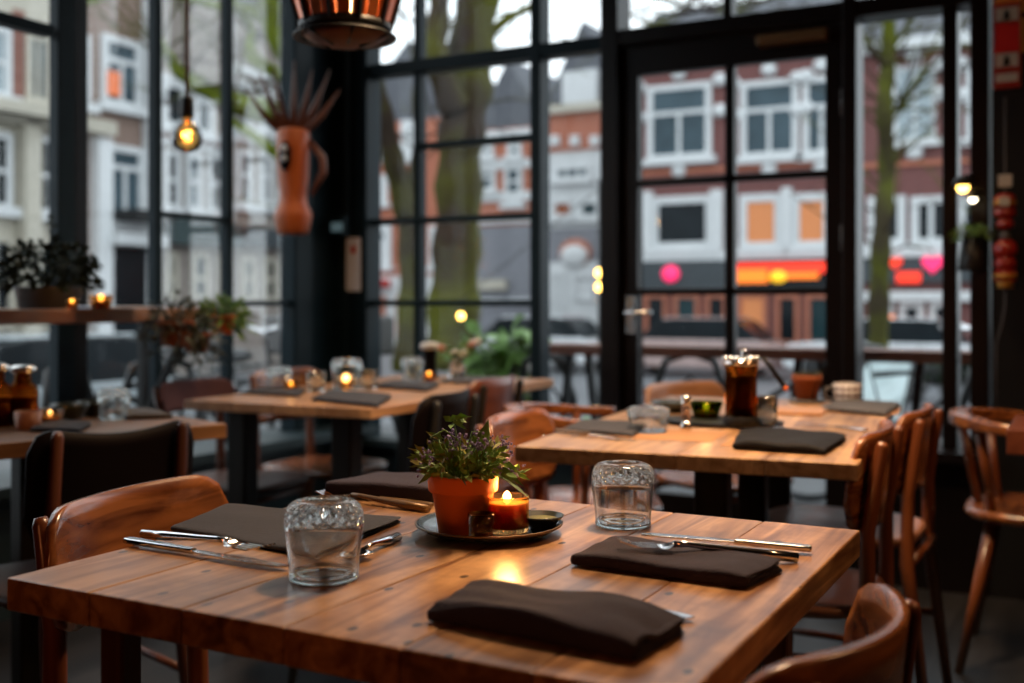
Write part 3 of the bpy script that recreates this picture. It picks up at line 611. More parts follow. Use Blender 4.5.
cutlery('knife', 'steel knife behind the black folded napkin', (868,432), (796,424), .002)
t_ = T(722, 424); t = thing('serving_tray', 'black oval tray under the amber fluted jug', 'tray', (t_.x, t_.y, ZT+.0013), RZ2)
Ms = Matrix.Diagonal((1.25,.85,1)).to_3x3()
MB().lathe([(.0001,0),(.11,0),(.118,.004),(.121,.009),(.118,.010),(.11,.005),(.0001,.004)], 40, M=Ms).build('well', M['wall_dark'], t)
# jug
j = T(741, 428); t = thing('jug', 'tall amber fluted glass jar with chrome lid', 'jar', (j.x, j.y, ZT+.0055), .3)
vs = []; n = 48; prof = [(.001,0),(.0385,0),(.040,.004),(.040,.022),(.037,.028),(.036,.05),(.036,.125),(.038,.133),(.0405,.14),(.0405,.15),(.001,.15)]
mb = MB(); fs = []
for r, z in prof:
    for k in range(n):
        fl = 1 + (.045*math.cos(8*2*PI*k/n) if .03 < z < .13 else 0); vs.append((r*fl*math.cos(2*PI*k/n), r*fl*math.sin(2*PI*k/n), z))
for i in range(len(prof)-1):
    for k in range(n): fs.append((i*n+k, i*n+(k+1)%n, (i+1)*n+(k+1)%n, (i+1)*n+k))
mb.add(vs, fs, True); mb.build('jar_body', M['amber'], t)
MB().lathe([(.0001,.008),(.022,.008),(.022,.12),(.0001,.12)], 24).build('liquid', plain('dark_syrup', (.055,.022,.009), .3), t)
MB().lathe([(.0405,.0),(.0425,.002),(.0425,.02),(.0405,.024)], 36).build('base_band', M['wall_dark'], t)
MB().lathe([(.0001,.168),(.012,.167),(.03,.163),(.041,.157),(.043,.152),(.043,.147),(.0408,.146)], 36).build('lid', M['chrome'], t)
mb = MB()
for k in range(14): mb.ball((.039*math.cos(2*PI*k/14), .039*math.sin(2*PI*k/14), .160), .007, 8, 6)
mb.ball((.008,0,.174), .009, 12, 8).build('lid_bead', M['chrome'], t)
jb = Vector((j.x, j.y, ZT)); d_ = Vector((CA, SA, 0))
t = thing('serving_spoon', 'dark long-handled spoon leaning on the amber fluted jar', 'spoon', jb + d_*.037 + Vector((0,0,.156)), math.asin(SA))
MB().tube([(.012,-.012,.012),(.03,-.015,-.008),(.062,-.02,-.055)], [.005,.0055,.0065], 10).build('handle', M['wall_dark'], t)
MB().tube([(.062,-.02,-.055),(.068,-.021,-.064)], [.0065,.006], 10).build('ferrule', M['terra'], t)
s_ = T(686, 431); t = thing('salt_mill', 'small steel and glass salt mill between tumbler and candle dish', 'mill', (s_.x, s_.y, ZT+.001))
MB().lathe([(.0001,0),(.0125,0),(.0125,.012),(.0105,.014),(.0105,.022),(.0001,.022)], 20).build('base', M['chrome'], t)
MB().lathe([(.0102,.022),(.0102,.06),(.0001,.06),(.0001,.022)], 20).build('glass_body', M['smoke'], t)
MB().lathe([(.0001,.06),(.0122,.06),(.0122,.067),(.010,.069),(.012,.073),(.012,.078),(.006,.083),(.0001,.084)], 20).build('cap', M['chrome'], t)
b_ = T(706, 420); t = thing('candle_bowl', 'olive glass bowl with a lit tea light on the black tray', 'candle', (b_.x, b_.y, ZT+.0055))
MB().lathe([(.0001,0),(.028,0),(.03,.002),(.041,.032),(.043,.042),(.0415,.042),(.029,.006),(.0001,.005)], 36).build('bowl', M['green_glass'], t)
MB().lathe([(.0001,.006),(.019,.006),(.019,.022),(.0001,.022)], 20).build('wax', M['wax'], t); flame(t, .024, .0055, .15, .05)
t = thing('bowl', 'black shallow bowl behind the olive candle bowl', 'bowl', T(672, 412), 0)
MB().lathe([(.0001,0),(.03,0),(.055,.022),(.058,.03),(.056,.03),(.03,.005),(.0001,.004)], 36).build('bowl_body', M['dish'], t)
p_ = T(807, 402); t = thing('potted_plant', 'small terracotta pot with pale sprigs on a grey saucer', 'plant', (p_.x, p_.y, ZT+.0095-.0095))
MB().lathe([(.0001,0),(.050,0),(.056,.006),(.054,.009),(.0001,.006)], 30).build('saucer', M['ceramic'], t)
MB().lathe([(.0001,.007),(.032,.007),(.040,.062),(.044,.062),(.045,.082),(.042,.082),(.040,.07),(.0001,.07)], 30).build('pot', M['terra_dark'], t)
mb = MB(); random.seed(5)
for k in range(60):
    a = random.uniform(0,2*PI); r = random.uniform(0,.036); mb.leaf((r*math.cos(a), r*math.sin(a), .072), (math.cos(a)*.6, math.sin(a)*.6, random.uniform(.4,1.2)), random.uniform(.02,.035), .008)
mb.build('foliage', M['grn_grey'], t)
m_ = T(847, 404)
def check_mat():
    m, nt, b, N, L = _mat('checked_ceramic'); tc = N('ShaderNodeTexCoord'); w1 = N('ShaderNodeTexWave'); w1.inputs['Scale'].default_value = 17; w1.bands_direction = 'Z'; L(tc.outputs['Object'], w1.inputs[0])
    sp = N('ShaderNodeSeparateXYZ'); L(tc.outputs['Object'], sp.inputs[0]); at = N('ShaderNodeMath'); at.operation = 'ARCTAN2'; L(sp.outputs['Y'], at.inputs[0]); L(sp.outputs['X'], at.inputs[1])
    ml = N('ShaderNodeMath'); ml.operation = 'MULTIPLY'; ml.inputs[1].default_value = 14; L(at.outputs[0], ml.inputs[0]); sn = N('ShaderNodeMath'); sn.operation = 'SINE'; L(ml.outputs[0], sn.inputs[0])
    ad = N('ShaderNodeMath'); ad.operation = 'MULTIPLY_ADD'; L(sn.outputs[0], ad.inputs[0]); ad.inputs[1].default_value = .35; L(w1.outputs['Fac'], ad.inputs[2])
    r = N('ShaderNodeValToRGB'); r.color_ramp.elements[0].position = .4; r.color_ramp.elements[0].color = (.5,.5,.52,1); r.color_ramp.elements[1].position = .75; r.color_ramp.elements[1].color = (.10,.05,.06,1); L(ad.outputs[0], r.inputs[0]); L(r.outputs[0], b.inputs['Base Color']); return m
t = thing('mug', 'checked ceramic mug at the far end of the jug table', 'mug', m_, 0)
MB().lathe([(.0001,0),(.036,0),(.038,.002),(.041,.062),(.039,.062),(.036,.006),(.0001,.005)], 32).build('mug_body', check_mat(), t)
MB().tube([(-.030,-.02,.05),(-.052,-.036,.048),(-.058,-.04,.03),(-.05,-.034,.016),(-.030,-.018,.014)], .005, 8).build('handle', M['ceramic'], t)

# --- honey oak table
def TT(x, y): return T(x, y)
for i, (x, y, lab, sc) in enumerate(((347,389,'large upturned clear tumbler over the candle on the honey oak table',1.32),(279,391,'upturned cut-glass tumbler at the left end of the honey oak table',1.05),(412,380,'upturned cut-glass tumbler far back on the honey oak table',1.1))):
    g = T(x, y); tumbler(lab, (g.x, g.y, ZT), sc=sc, mat=M['glass'] if i == 0 else None)
for x, y, lab in ((316,391,'small clear glass left of the candle on the honey oak table'),(368,389,'small clear glass right of the candle on the honey oak table')):
    g = T(x, y); cup_glass('water_glass', lab, (g.x, g.y, ZT), .033, .066, M['glass'], 'small water glasses')
def tealight(label, px, light=.06, mat=None, r=.026, h=.035, z=ZT, fr=.006, dpt=None):
    g = T(*px, z) if dpt is None else dpt; t = thing('tea_light', label, 'candle', (g.x, g.y, z), 0, 'tea lights')
    MB().lathe([(.0001,0),(r*.85,0),(r,h),(r*.93,h),(r*.8,.004),(.0001,.004)], 24).build('glass_bowl', mat or M['amber_light'], t)
    MB().lathe([(.0001,.0045),(r*.72,.0045),(r*.78,h*.5),(.0001,h*.5)], 20).build('wax', M['wax'], t); flame(t, h*.5+.002, fr, light, h+.01); return t
tealight('tea light under the large clear tumbler on the honey oak table', (346,388.6), .05, r=.024, h=.03, fr=.007)
tealight('tea light beside the cut-glass tumbler at the left of the honey oak table', (291,391.5), .05, fr=.0055)
tealight('tea light beside the dark grinder on the honey oak table', (429,381), .05, r=.024)
napkin('grey folded napkin at the near corner of the honey oak table', [(312,401),(378,408),(392,398),(330,393)], .012, M['napkin_blue'], seed=21, wave=.001)
napkin('grey folded napkin at the far right side of the honey oak table', [(372,388),(428,392),(440,386),(392,383)], .012, M['napkin_blue'], seed=22, wave=.001)
napkin('grey folded napkin under the tumbler at the left of the honey oak table', [(242,394),(300,397),(306,391),(262,389)], .008, M['napkin_blue'], seed=23, wave=.001)
napkin('grey folded napkin at the farthest end of the honey oak table', [(440,383),(512,386),(510,380),(452,379)], .010, M['napkin_grey'], seed=24, wave=.001)
g = T(430, 378); t = thing('grinder', 'dark pepper grinder with pale top on the honey oak table', 'grinder', (g.x, g.y, ZT))
MB().lathe([(.0001,0),(.032,0),(.033,.01),(.026,.03),(.026,.085),(.03,.10),(.03,.115),(.0001,.115)], 24).build('grinder_body', M['ply_black'], t)
MB().lathe([(.0001,.115),(.033,.115),(.040,.122),(.040,.132),(.03,.142),(.0001,.145)], 24).build('cap', M['white'], t)
g = T(457, 380); t = thing('flower_vase', 'small vase of cream and peach roses on the honey oak table', 'vase', (g.x, g.y, ZT))
MB().lathe([(.0001,0),(.03,0),(.034,.01),(.034,.05),(.022,.075),(.024,.08),(.020,.078),(.03,.05),(.0001,.006)], 24).build('vase_body', M['glass'], t)
random.seed(9); mb = MB(); wf = MB(); pf = MB()
for k in range(9):
    q = R@Vector((random.uniform(-.07,.09), random.uniform(-.03,.03), random.uniform(.09,.15))); mb.tube([(0,0,.04), lerp(Vector((0,0,.07)), q, .5), q], .0022, 6)
    MB().ball(q, .017, 10, 8, (1,1,.8)).build('rose', M['peach'] if k % 3 == 0 else M['white_fl'], t)
    for i in range(5): mb.leaf(lerp(Vector((0,0,.07)), q, random.uniform(.4,.9)), (random.uniform(-1,1), random.uniform(-1,1), .3), .05, .02)
mb.build('foliage', M['grn'], t)

# --- brown oak table, far left
def bottle(label, px, h, r, group='amber bottles with chrome tops'):
    g = T(*px); t = thing('bottle', label, 'bottle', (g.x, g.y, ZT), 0, group)
    MB().lathe([(.0001,0),(r*.95,0),(r,.004),(r,h*.55),(r*.9,h*.62),(r*.55,h*.70),(r*.5,h*.86),(.0001,h*.86)], 28).build('bottle_body', M['amber'], t)
    MB().lathe([(.0001,.004),(r*.88,.004),(r*.88,h*.45),(.0001,h*.45)], 24).build('liquid', M['ply_red'], t)
    MB().lathe([(.0001,h),(r*.55,h*.985),(r*.85,h*.95),(r*.9,h*.9),(r*.62,h*.86),(r*.5,h*.84)], 28).build('cap', M['chrome'], t)
    return t
bottle('amber bottle with chrome top beside the peach cup', (23,424), .148, .036)
bottle('amber bottle with chrome top cut by the left picture edge', (-4,426), .155, .036)
g = T(24, 424) ; t = thing('cup', 'peach ceramic cup before the amber bottles', 'cup', (*T(28,429).xy, ZT))
MB().lathe([(.0001,0),(.026,0),(.028,.002),(.031,.042),(.029,.042),(.026,.006),(.0001,.005)], 28).build('cup_body', M['peach'], t)
tealight('lit tea light in a low glass beside the peach cup', (50,424), .05, r=.033, h=.034, fr=.0055, mat=M['smoke'])
for px, r, lab in (((70,419),.048,'dark green glazed bowl behind the lit tea light'),((93,416),.042,'smaller dark green glazed bowl beside the napkin and glass')):
    g = T(*px); t = thing('bowl', lab, 'bowl', (g.x, g.y, ZT), 0, 'dark green bowls')
    MB().lathe([(.0001,0),(r*.55,0),(r*.6,.004),(r*.95,.03),(r,.04),(r*.95,.04),(r*.55,.008),(.0001,.007)], 30).build('bowl_body', M['dish'], t)
g = T(114, 419); tumbler('upturned cut-glass tumbler beside the grey napkin on the bottle table', (g.x, g.y, ZT), sc=.98)
napkin('slate napkin before the tea light on the bottle table', [(30,432),(80,433),(92,426),(46,423)], .009, M['napkin_blue'], seed=31, wave=.001)
napkin('grey napkin behind the upturned tumbler on the bottle table', [(126,420),(172,418),(150,412),(112,413)], .012, M['napkin_grey'], seed=32, wave=.001)
# ------------------------------------------------------------------ window counter with its plants
t = thing('counter', 'long wooden window counter high along the glazing, with planters on it', 'counter', (-3.0, 2.0, 0))
MB().box((-.16,-1.0,.985),(.15,1.02,1.032)).build('worktop', wood('counter_oak', (.30,.12,.045), (.48,.22,.09), 'Y', 1, .4, .2), t, bevel=.004)
for y in (-.9, .02, .92):
    MB().bar((-.12,y,.985),(-.12,y,.0),.03).bar((.12,y,.98),(-.12,y,.62),.022).build('bracket', M['metal_black'], t)
def bush(t, n, c, rx, ry, rz, L, wd, mat, name='foliage', seed=1, droop=.5, stems=12, stemmat=None, down=0):
    rng = random.Random(seed); random.seed(seed); mb = MB(); st = MB(); c = Vector(c)
    for k in range(n):
        a = rng.uniform(0,2*PI); e = math.asin(rng.uniform(-.6,1)); r = rng.uniform(.3,1)**.5
        p = c + Vector((rx*r*math.cos(a)*math.cos(e), ry*r*math.sin(a)*math.cos(e), rz*r*math.sin(e) - down*rng.random()*abs(math.cos(a))))
        mb.leaf(p, (p-c)*(1/max(rx,.01)) + Vector((rng.uniform(-.7,.7), rng.uniform(-.7,.7), rng.uniform(-.2,.6))), L*rng.uniform(.6,1.3), wd*rng.uniform(.7,1.2), droop)
    for k in range(stems):
        a = rng.uniform(0,2*PI); q = c + Vector((rx*.85*math.cos(a), ry*.85*math.sin(a), rz*rng.uniform(-.2,.85))); st.tube([c+Vector((0,0,-rz*.6)), lerp(c, q, .5)+Vector((0,0,rz*.12)), q], [.003,.0022,.0015], 5)
    o = mb.build(name, mat, t); st.build('stem', stemmat or M['grn_dark'], t); return o
c = T(48, 305.5, 1.0325); c = Vector((*W((48-CX)/F*3.22, 3.22), 1.0325))
t = thing('planter', 'bushy dark green plant in a grey bowl on the window counter', 'plant', c)
MB().lathe([(.0001,0),(.075,0),(.08,.003),(.095,.06),(.098,.066),(.092,.066),(.085,.05),(.0001,.05)], 32).build('planter_bowl', M['ceramic'], t)
MB().lathe([(.0001,.052),(.088,.055),(.0001,.058)], 20).build('soil', M['soil'], t)
bush(t, 520, (0,0,.115), .155, .12, .085, .035, .018, M['grn_dark'], seed=4, stems=26)
mb = MB(); random.seed(8)
for L, a in ((.19, 2.2), (.13, .6), (.15, 3.6), (.15,-.4)):
    q = Vector((.05*math.cos(a), .05*math.sin(a), .09+L)) if L > .18 else Vector((L*1.1*math.cos(a), L*1.1*math.sin(a), .06)); mb.tube([(0,0,.06), lerp(Vector((0,0,.06)), q, .5)+Vector((0,0,.04)), q], .0025, 5)
    for k in range(14): mb.leaf(lerp(Vector((0,0,.07)), q, random.uniform(.4,1)), (random.uniform(-1,1), random.uniform(-1,1), random.uniform(-.5,1)), .028, .014)
mb.build('trailing_stem', M['grn_dark'], t)
c = Vector((*W((101-CX)/F*3.42, 3.42), 1.0325)); tealight('tea light in amber glass on the window counter', None, .12, r=.034, h=.042, z=1.0325, fr=.008, dpt=c)
c = Vector((*W((72-CX)/F*3.08, 3.08), 1.0325)); tealight('tiny tea light at the foot of the bushy counter plant', None, .03, r=.018, h=.028, z=1.0325, fr=.005, dpt=c)
c = Vector((*W((108-CX)/F*3.56, 3.56), 1.0325)); t = thing('menu_card', 'pale menu cards lying flat on the window counter', 'menu', c, .0)
MB().box((-.10,-.12,0),(.10,.12,.007)).build('card', M['paper'], t, bevel=.001)
def rail_planter(label, px, d, r, mat, leafmat, seed, n, rx, rz, L, wd, trail=0):
    c = Q(px[0], px[1], d); t = thing('hanging_planter', label, 'plant', (c.x, c.y, c.z), 0, 'planters hung on the counter end')
    h = r*1.35
    MB().lathe([(.0001,0),(r*.7,0),(r*.73,.004),(r*.9,h*.75),(r,h*.76),(r*1.03,h),(r*.95,h),(r*.85,h*.8),(.0001,h*.8)], 28).build('pot', mat, t)
    MB().tube([(r*1.0*math.cos(2*PI*k/24), r*1.0*math.sin(2*PI*k/24), h*.72) for k in range(24)], .004, 6, True).bar((-r*1.0,0,h*.72),(-r*1.0-.03,0,h*1.3),.012,.004).build('hanger', M['metal_black'], t)
    bush(t, n, (0,0,h*1.05), rx, rx, rz, L, wd, leafmat, seed=seed, down=trail); return t
rail_planter('terracotta planter of grey-green trailing leaves on the counter end', (176,346), 3.62, .062, M['terra_dark'], M['grn_grey'], 12, 260, .10, .09, .035, .014, .10)
rail_planter('terracotta planter with sparse trailing stems below the counter end', (197,352), 3.75, .05, M['terra_dark'], M['grn_grey'], 13, 180, .09, .11, .035, .012, .12)
rail_planter('orange pot of bright green fern hung at the counter end', (222,334), 3.95, .052, M['terra'], M['grn_bright'], 14, 300, .085, .06, .045, .013, .05)

# ------------------------------------------------------------------ lamps and things hung up
c = Q(187, 112, 3.2); t = thing('pendant_bulb', 'glowing filament globe bulb hanging on a thin cord', 'lamp', c)
MB().tube([(0,0,.03),(0,0,3.0-c.z)], .0055, 8).build('cord', M['carved_dark'], t)
MB().lathe([(.0001,.045),(.014,.043),(.0205,.033),(.0205,-.012),(.017,-.018),(.0001,-.018)], 20).build('socket', M['metal_black'], t)
MB().lathe([(.0135,-.016),(.014,-.026),(.022,-.034),(.037,-.048),(.0455,-.072),(.0425,-.094),(.030,-.110),(.014,-.1165),(.0001,-.118)], 32).build('globe', pane_mat('bulb_glass', (1,.74,.36), 2.0), t)
mb = MB(); pts = []
for k in range(96):
    a = k/96*2*PI*6; r = .010 + .004*math.sin(k*.35); pts.append((r*math.cos(a), r*math.sin(a), -.056 - .026*((k % 16)/16 if (k//16) % 2 == 0 else 1-(k % 16)/16)))
mb.tube(pts, .0011, 5).build('filament', M['filament'], t)
MB().tube([(0,0,-.012),(0,0,-.04)], [.006,.003], 8).build('filament_stem', M['wax'], t)
l = bpy.data.lights.new('bulb_light', 'POINT'); l.energy = .4; l.color = (1,.55,.2); l.shadow_soft_size = .011
o = bpy.data.objects.new('bulb_light', l); COL.objects.link(o); o.parent = t; o.location = (0,0,-.07)

c = Q(345, 39, 2.35); LS = 1.12; t = thing('pendant_lantern', 'copper slatted pendant lantern flaring upward, cut by the top of the picture', 'lamp', c)
t.scale = (LS,)*3
mb = MB(); n = 20
for k in range(n):
    a = 2*PI*k/n
    def rp_(r, z, s): b = a + s*.125; return Vector((r*math.cos(b), r*math.sin(b), z))
    mb.add([rp_(.083,.022,-1), rp_(.083,.022,1), rp_(.155,.27,1), rp_(.155,.27,-1), rp_(.081,.022,-1), rp_(.081,.022,1), rp_(.153,.27,1), rp_(.153,.27,-1)],
           [(0,1,2,3),(7,6,5,4),(0,4,5,1),(1,5,6,2),(2,6,7,3),(3,7,4,0)])
mb.build('slat', M['copper'], t, kind='stuff')
mb = MB()
for r, z, h in ((.086,.012,.016),(.158,.265,.012)):
    mb.lathe([(r-.004,z),(r+.003,z),(r+.003,z+h),(r-.004,z+h),(r-.004,z)], 40)
mb.lathe([(.086,.012),(.099,.004),(.099,.001),(.084,.006),(.086,.012)], 40)
for k in range(10):
    a = 2*PI*k/10; mb.bar((.086*math.cos(a),.086*math.sin(a),.02),(.159*math.cos(a),.159*math.sin(a),.27),.007)
mb.build('iron_frame', M['metal_black'], t)
MB().lathe([(.0001,-.016),(.03,-.014),(.06,-.007),(.082,.006),(.081,.008),(.059,-.004),(.0001,-.012)], 36).build('drip_dish', M['carved_dark'], t)
mb = MB()
for k in range(6):
    a = 2*PI*k/6+.3; mb.tube([(.03*math.cos(a),.03*math.sin(a),-.015),(.084*math.cos(a),.084*math.sin(a),.006)], .0035, 6)
mb.build('dish_strap', M['metal_black'], t)
MB().lathe([(.0001,-.002),(.012,-.002),(.012,.040),(.0001,.040)], 16).build('candle_holder', M['carved_dark'], t)
MB().lathe([(.0001,.042),(.009,.045),(.0125,.06),(.0125,.09),(.008,.11),(.0001,.12)], 20).build('bulb', M['bulb_hot'], t)
MB().tube([(0,0,.27),(0,0,(3.0-c.z)/LS)], .006, 8).bar((-.155,0,.272),(.155,0,.272),.012).bar((0,-.155,.272),(0,.155,.272),.012).build('hanging_rod', M['metal_black'], t)
l = bpy.data.lights.new('lantern_light', 'POINT'); l.energy = 5; l.color = (1,.5,.2); l.shadow_soft_size = .02
o = bpy.data.objects.new('lantern_light', l); COL.objects.link(o); o.parent = t; o.location = (0,0,.08)

c = onX(293, 234, -3.08); t = thing('wood_carving', 'orange carved wooden figure with tall spiked crown on the corner post', 'carving', c)
S = c.y*0 + .0043
MB().lathe([(.0001,0),(.062,.0),(.068,.01),(.082,.075),(.08,.09),(.062,.13),(.058,.17),(.066,.24),(.07,.36),(.072,.44),(.062,.455),(.0001,.455)], 28).build('body', M['carved'], t)
mb = MB(); 
for k in range(7):
    a = -1.15 + 2.3*k/6; q = R@Vector((.225*math.sin(a)*1.0, .03*(k % 2), .455+.27*math.cos(a*.75)+.04*(k % 2))); p = R@Vector((.055*math.sin(a), 0, .44))
    mb.tube([p, lerp(p, q, .5)+Vector((0,0,-.015)), q], [.019,.014,.002], 8)
mb.build('spiked_crown', M['carved_dark'], t)
f_ = R@Vector((-.02,-.072,0))
mb = MB().ball((f_.x, f_.y, .33), .032, 14, 10, (1,.6,2.0)); mb.build('dark_face', M['ply_black'], t)
f2 = R@Vector((-.02,-.092,0)); MB().ball((f2.x, f2.y, .36), .015, 10, 8, (1,.7,1.1)).ball((f2.x, f2.y, .318), .013, 10, 8, (1,.7,1.1)).build('white_bead', M['white'], t)
mb = MB(); h0 = R@Vector((.065,0,0)); h1 = R@Vector((.13,-.01,0))
mb.tube([(h0.x,h0.y,.41),(h1.x,h1.y,.33),(h1.x*1.05,h1.y,.27),(h0.x*1.3,h0.y,.17)], [.012,.018,.018,.01], 8).build('side_ear', M['carved_dark'], t)
c = onY(341, 236, 4.19); t = thing('thermostat', 'small dark wall controller with bluish display above the notice', 'controller', c)
MB().box((-.04,-.03,0),(.04,.01,.095)).build('case', M['steel'], t, bevel=.005); MB().box((-.033,-.033,.02),(.033,-.0305,.062)).build('display', M['screen'], t)
c = onY(353.5, 291, 4.246); t = thing('notice', 'white paper notice with a red mark on the corner post', 'notice', c)
MB().box((-.04,-.004,0),(.04,.004,.255)).build('sheet', M['paper'], t); MB().box((-.013,-.006,.18),(.016,-.0045,.215)).build('red_mark', M['red_paper'], t)
# right-hand wall
def spot(label, px, r, mat, d, dome):
    c = Q(*px, d); t = thing('wall_spot', label, 'lamp', c, 0, 'small lamps at the right window post')
    MB().ball((0,0,0), r, 16, 10).build('bulb', mat, t)
    mb = MB().lathe([(r*.5,r*1.9),(r*1.1,r*1.6),(r*1.6,r*.9),(r*1.75,r*.1),(r*1.65,r*.1),(r*1.5,r*.8),(r*.9,r*1.4),(r*.4,r*1.6)], 20); mb.tube([(0,0,r*1.7),(.02,.06,r*2.2),(.02,.25,r*2.2)], .006, 8); mb.build('lamp_shade', M['metal_black'], t)
    return t
spot('small black wall lamp with yellow bulb by the narrow pane', (963,187), .021, M['bulb_yel'], 3.85, 1)
spot('small black wall lamp with white bulb just below the yellow one', (973,199), .013, M['bulb_wht'], 3.82, 1)
c = Q(972, 271, 3.85); t = thing('wall_planter', 'black cone wall planter with a green plant by the narrow pane', 'plant', c)
MB().lathe([(.0001,0),(.045,0),(.047,.003),(.034,.115),(.031,.115),(.03,.10),(.0001,.10)], 24).build('pot', M['metal_black'], t); MB().bar((.0,.0,.05),(.0,.3,.05),.02).build('wall_arm', M['metal_black'], t)
bush(t, 130, (.0,0,.13), .06, .05, .03, .03, .013, M['grn'], seed=17, stems=8)
MB
c = onY(1007, 88, 4.226); t = thing('paper_banner', 'tall red and cream paper banner hung on the dark wall', 'banner', c)
MB().box((-.045,-.006,0),(.045,.014,.62)).build('backing', M['red'], t, bevel=.003)
MB().box((-.04,-.010,.125),(.04,-.0065,.225)).build('red_panel', M['red_paper'], t)
MB().box((-.042,-.010,.30),(.042,-.0065,.62)).build('yellow_panel', plain('ochre_paper', (.55,.20,.04), .7), t)
for z, hh in ((.073,.048), (.235,.048), (.02,.03)): MB().box((-.036,-.0135,z),(.036,-.011,z+hh)).build('cream_label', M['cream'], t)
for z in (.073, .235):
    gl = MB(); gl.ball((0,-.0145,z+.030), .008, 8, 6, (1,.3,1)).ball((0,-.0145,z+.016), .0105, 8, 6, (1,.3,1)).box((-.014,-.0148,z+.004),(.014,-.0138,z+.008))
    gl.build('dark_glyph', M['ply_black'], t)
ln = MB()
for k in range(4): ln.box((-.034+k*.02,-.0135,.345),(-.026+k*.02,-.011,.40))
ln.build('stripe', M['cream'], t)
c = onY(1023, 52, 4.236); t = thing('paper_flag', 'yellow paper flag with black base beside the tall banner', 'flag', c)
MB().box((-.028,-.004,0),(.04,.004,.20)).build('sheet', M['gold'], t); MB().box((-.03,-.006,.12),(.04,.006,.14)).build('dark_band', M['ply_black'], t)
c = onY(1005, 288, 4.14); t = thing('lantern_string', 'string of red lacquered lantern beads hanging on the dark wall', 'ornament', c)
k_ = 3.83/F
def zz(y): return (288-y)*k_
mb = MB()
for y, r, s in ((250,.040,.95),(264,.037,.85),(214,.036,.7),(225,.030,.7)): mb.ball((0,0,zz(y)), r, 18, 10, (1,1,s))
mb.build('red_bead', M['red'], t)
MB().lathe([(.0001,zz(283)),(.034,zz(282)),(.038,zz(278)),(.036,zz(271)),(.0001,zz(271))], 20).build('carved_bead', M['red'], t)
MB().lathe([(.0001,zz(210)),(.036,zz(210)),(.034,zz(198)),(.02,zz(195)),(.0001,zz(194))], 8).build('carved_bead', M['red'], t)
MB().ball((0,0,zz(237)), .019, 14, 10).build('grey_bead', M['ceramic'], t)
MB().lathe([(.0001,-.0),(.03,0),(.022,.012),(.034,.02),(.0001,.02)], 18).build('gold_trim', M['gold'], t)
MB().lathe([(.018,zz(206)),(.0365,zz(206)),(.0365,zz(202)),(.018,zz(202))], 8).build('gold_trim', M['gold'], t)
MB().lathe([(.02,zz(279)),(.0385,zz(278.5)),(.0385,zz(274)),(.02,zz(274))], 20).build('gold_trim', M['gold'], t)
MB().box((-.022,-.006,zz(188)),(.022,.006,zz(176))).build('cream_tag', M['cream'], t)
MB().box((-.017,-.040,zz(208)),(.017,-.034,zz(199))).build('cream_tag', M['cream'], t)
MB().tube([(0,0,zz(100)),(0,0,0),(0,0,-.06),(-.012,0,-.13),(-.028,0,-.19),(-.03,0,-.45)], .0035, 6).build('cord', M['ceramic'], t)

# ------------------------------------------------------------------ street outside
ZG, ZP_ = -.75, -.10
struct('ground', MB().box((-60,-25,ZG-.3),(40,90,ZG-.001)), plain('asphalt', (.11,.115,.125), .55, var=.2, vscale=.5))
struct('pavement', MB().box((-60,4.5,ZG-.2),(40,8.5,ZP_)).box((-8.5,-25,ZG-.2),(-3.45,4.5,ZP_)), plain('pavement', (.11,.112,.115), .8, var=.15, vscale=2))
M['brick_dark'] = brick('mauve_brick', (.15,.062,.06), (.19,.08,.074), (.17,.11,.10), 5)
M['brick_red'] = brick('orange_brick', (.38,.12,.075), (.44,.16,.10), (.38,.22,.16), 5)
M['brick_x'] = brick('pink_brick', (.22,.105,.085), (.26,.13,.105), (.24,.17,.14), 5, True)
M['render_grey'] = plain('weathered_render', (.27,.235,.21), .8, var=.15)
M['slate'] = plain('slate_roof', (.10,.105,.12), .7, var=.15, vscale=3)
M['win_dark'] = plain('dark_window', (.010,.014,.017), .2, spec=.12, var=.4, vscale=.8)
M['win_blue'] = plain('blue_grey_window', (.05,.078,.095), .2, spec=.15, var=.4, vscale=.8)
M['win_teal'] = plain('teal_window', (.014,.036,.042), .2, spec=.15, var=.3, vscale=.8)
M['win_lit'] = emis('lit_window', (.50,.18,.06), .36)
M['blind'] = plain('pale_blind', (.34,.40,.43), .6, var=.08)
M['fascia'] = plain('dark_fascia', (.035,.045,.052), .5)
M['fascia_green'] = plain('green_fascia', (.028,.05,.052), .5)
M['neon_red'] = emis('red_sign', (1,.04,.012), .75)
M['neon_org'] = emis('orange_sign', (1,.22,.012), .85)
M['neon_yel'] = emis('yellow_sign', (1,.55,.02), .9)
M['neon_pink'] = emis('pink_sign', (1,.03,.16), .85)
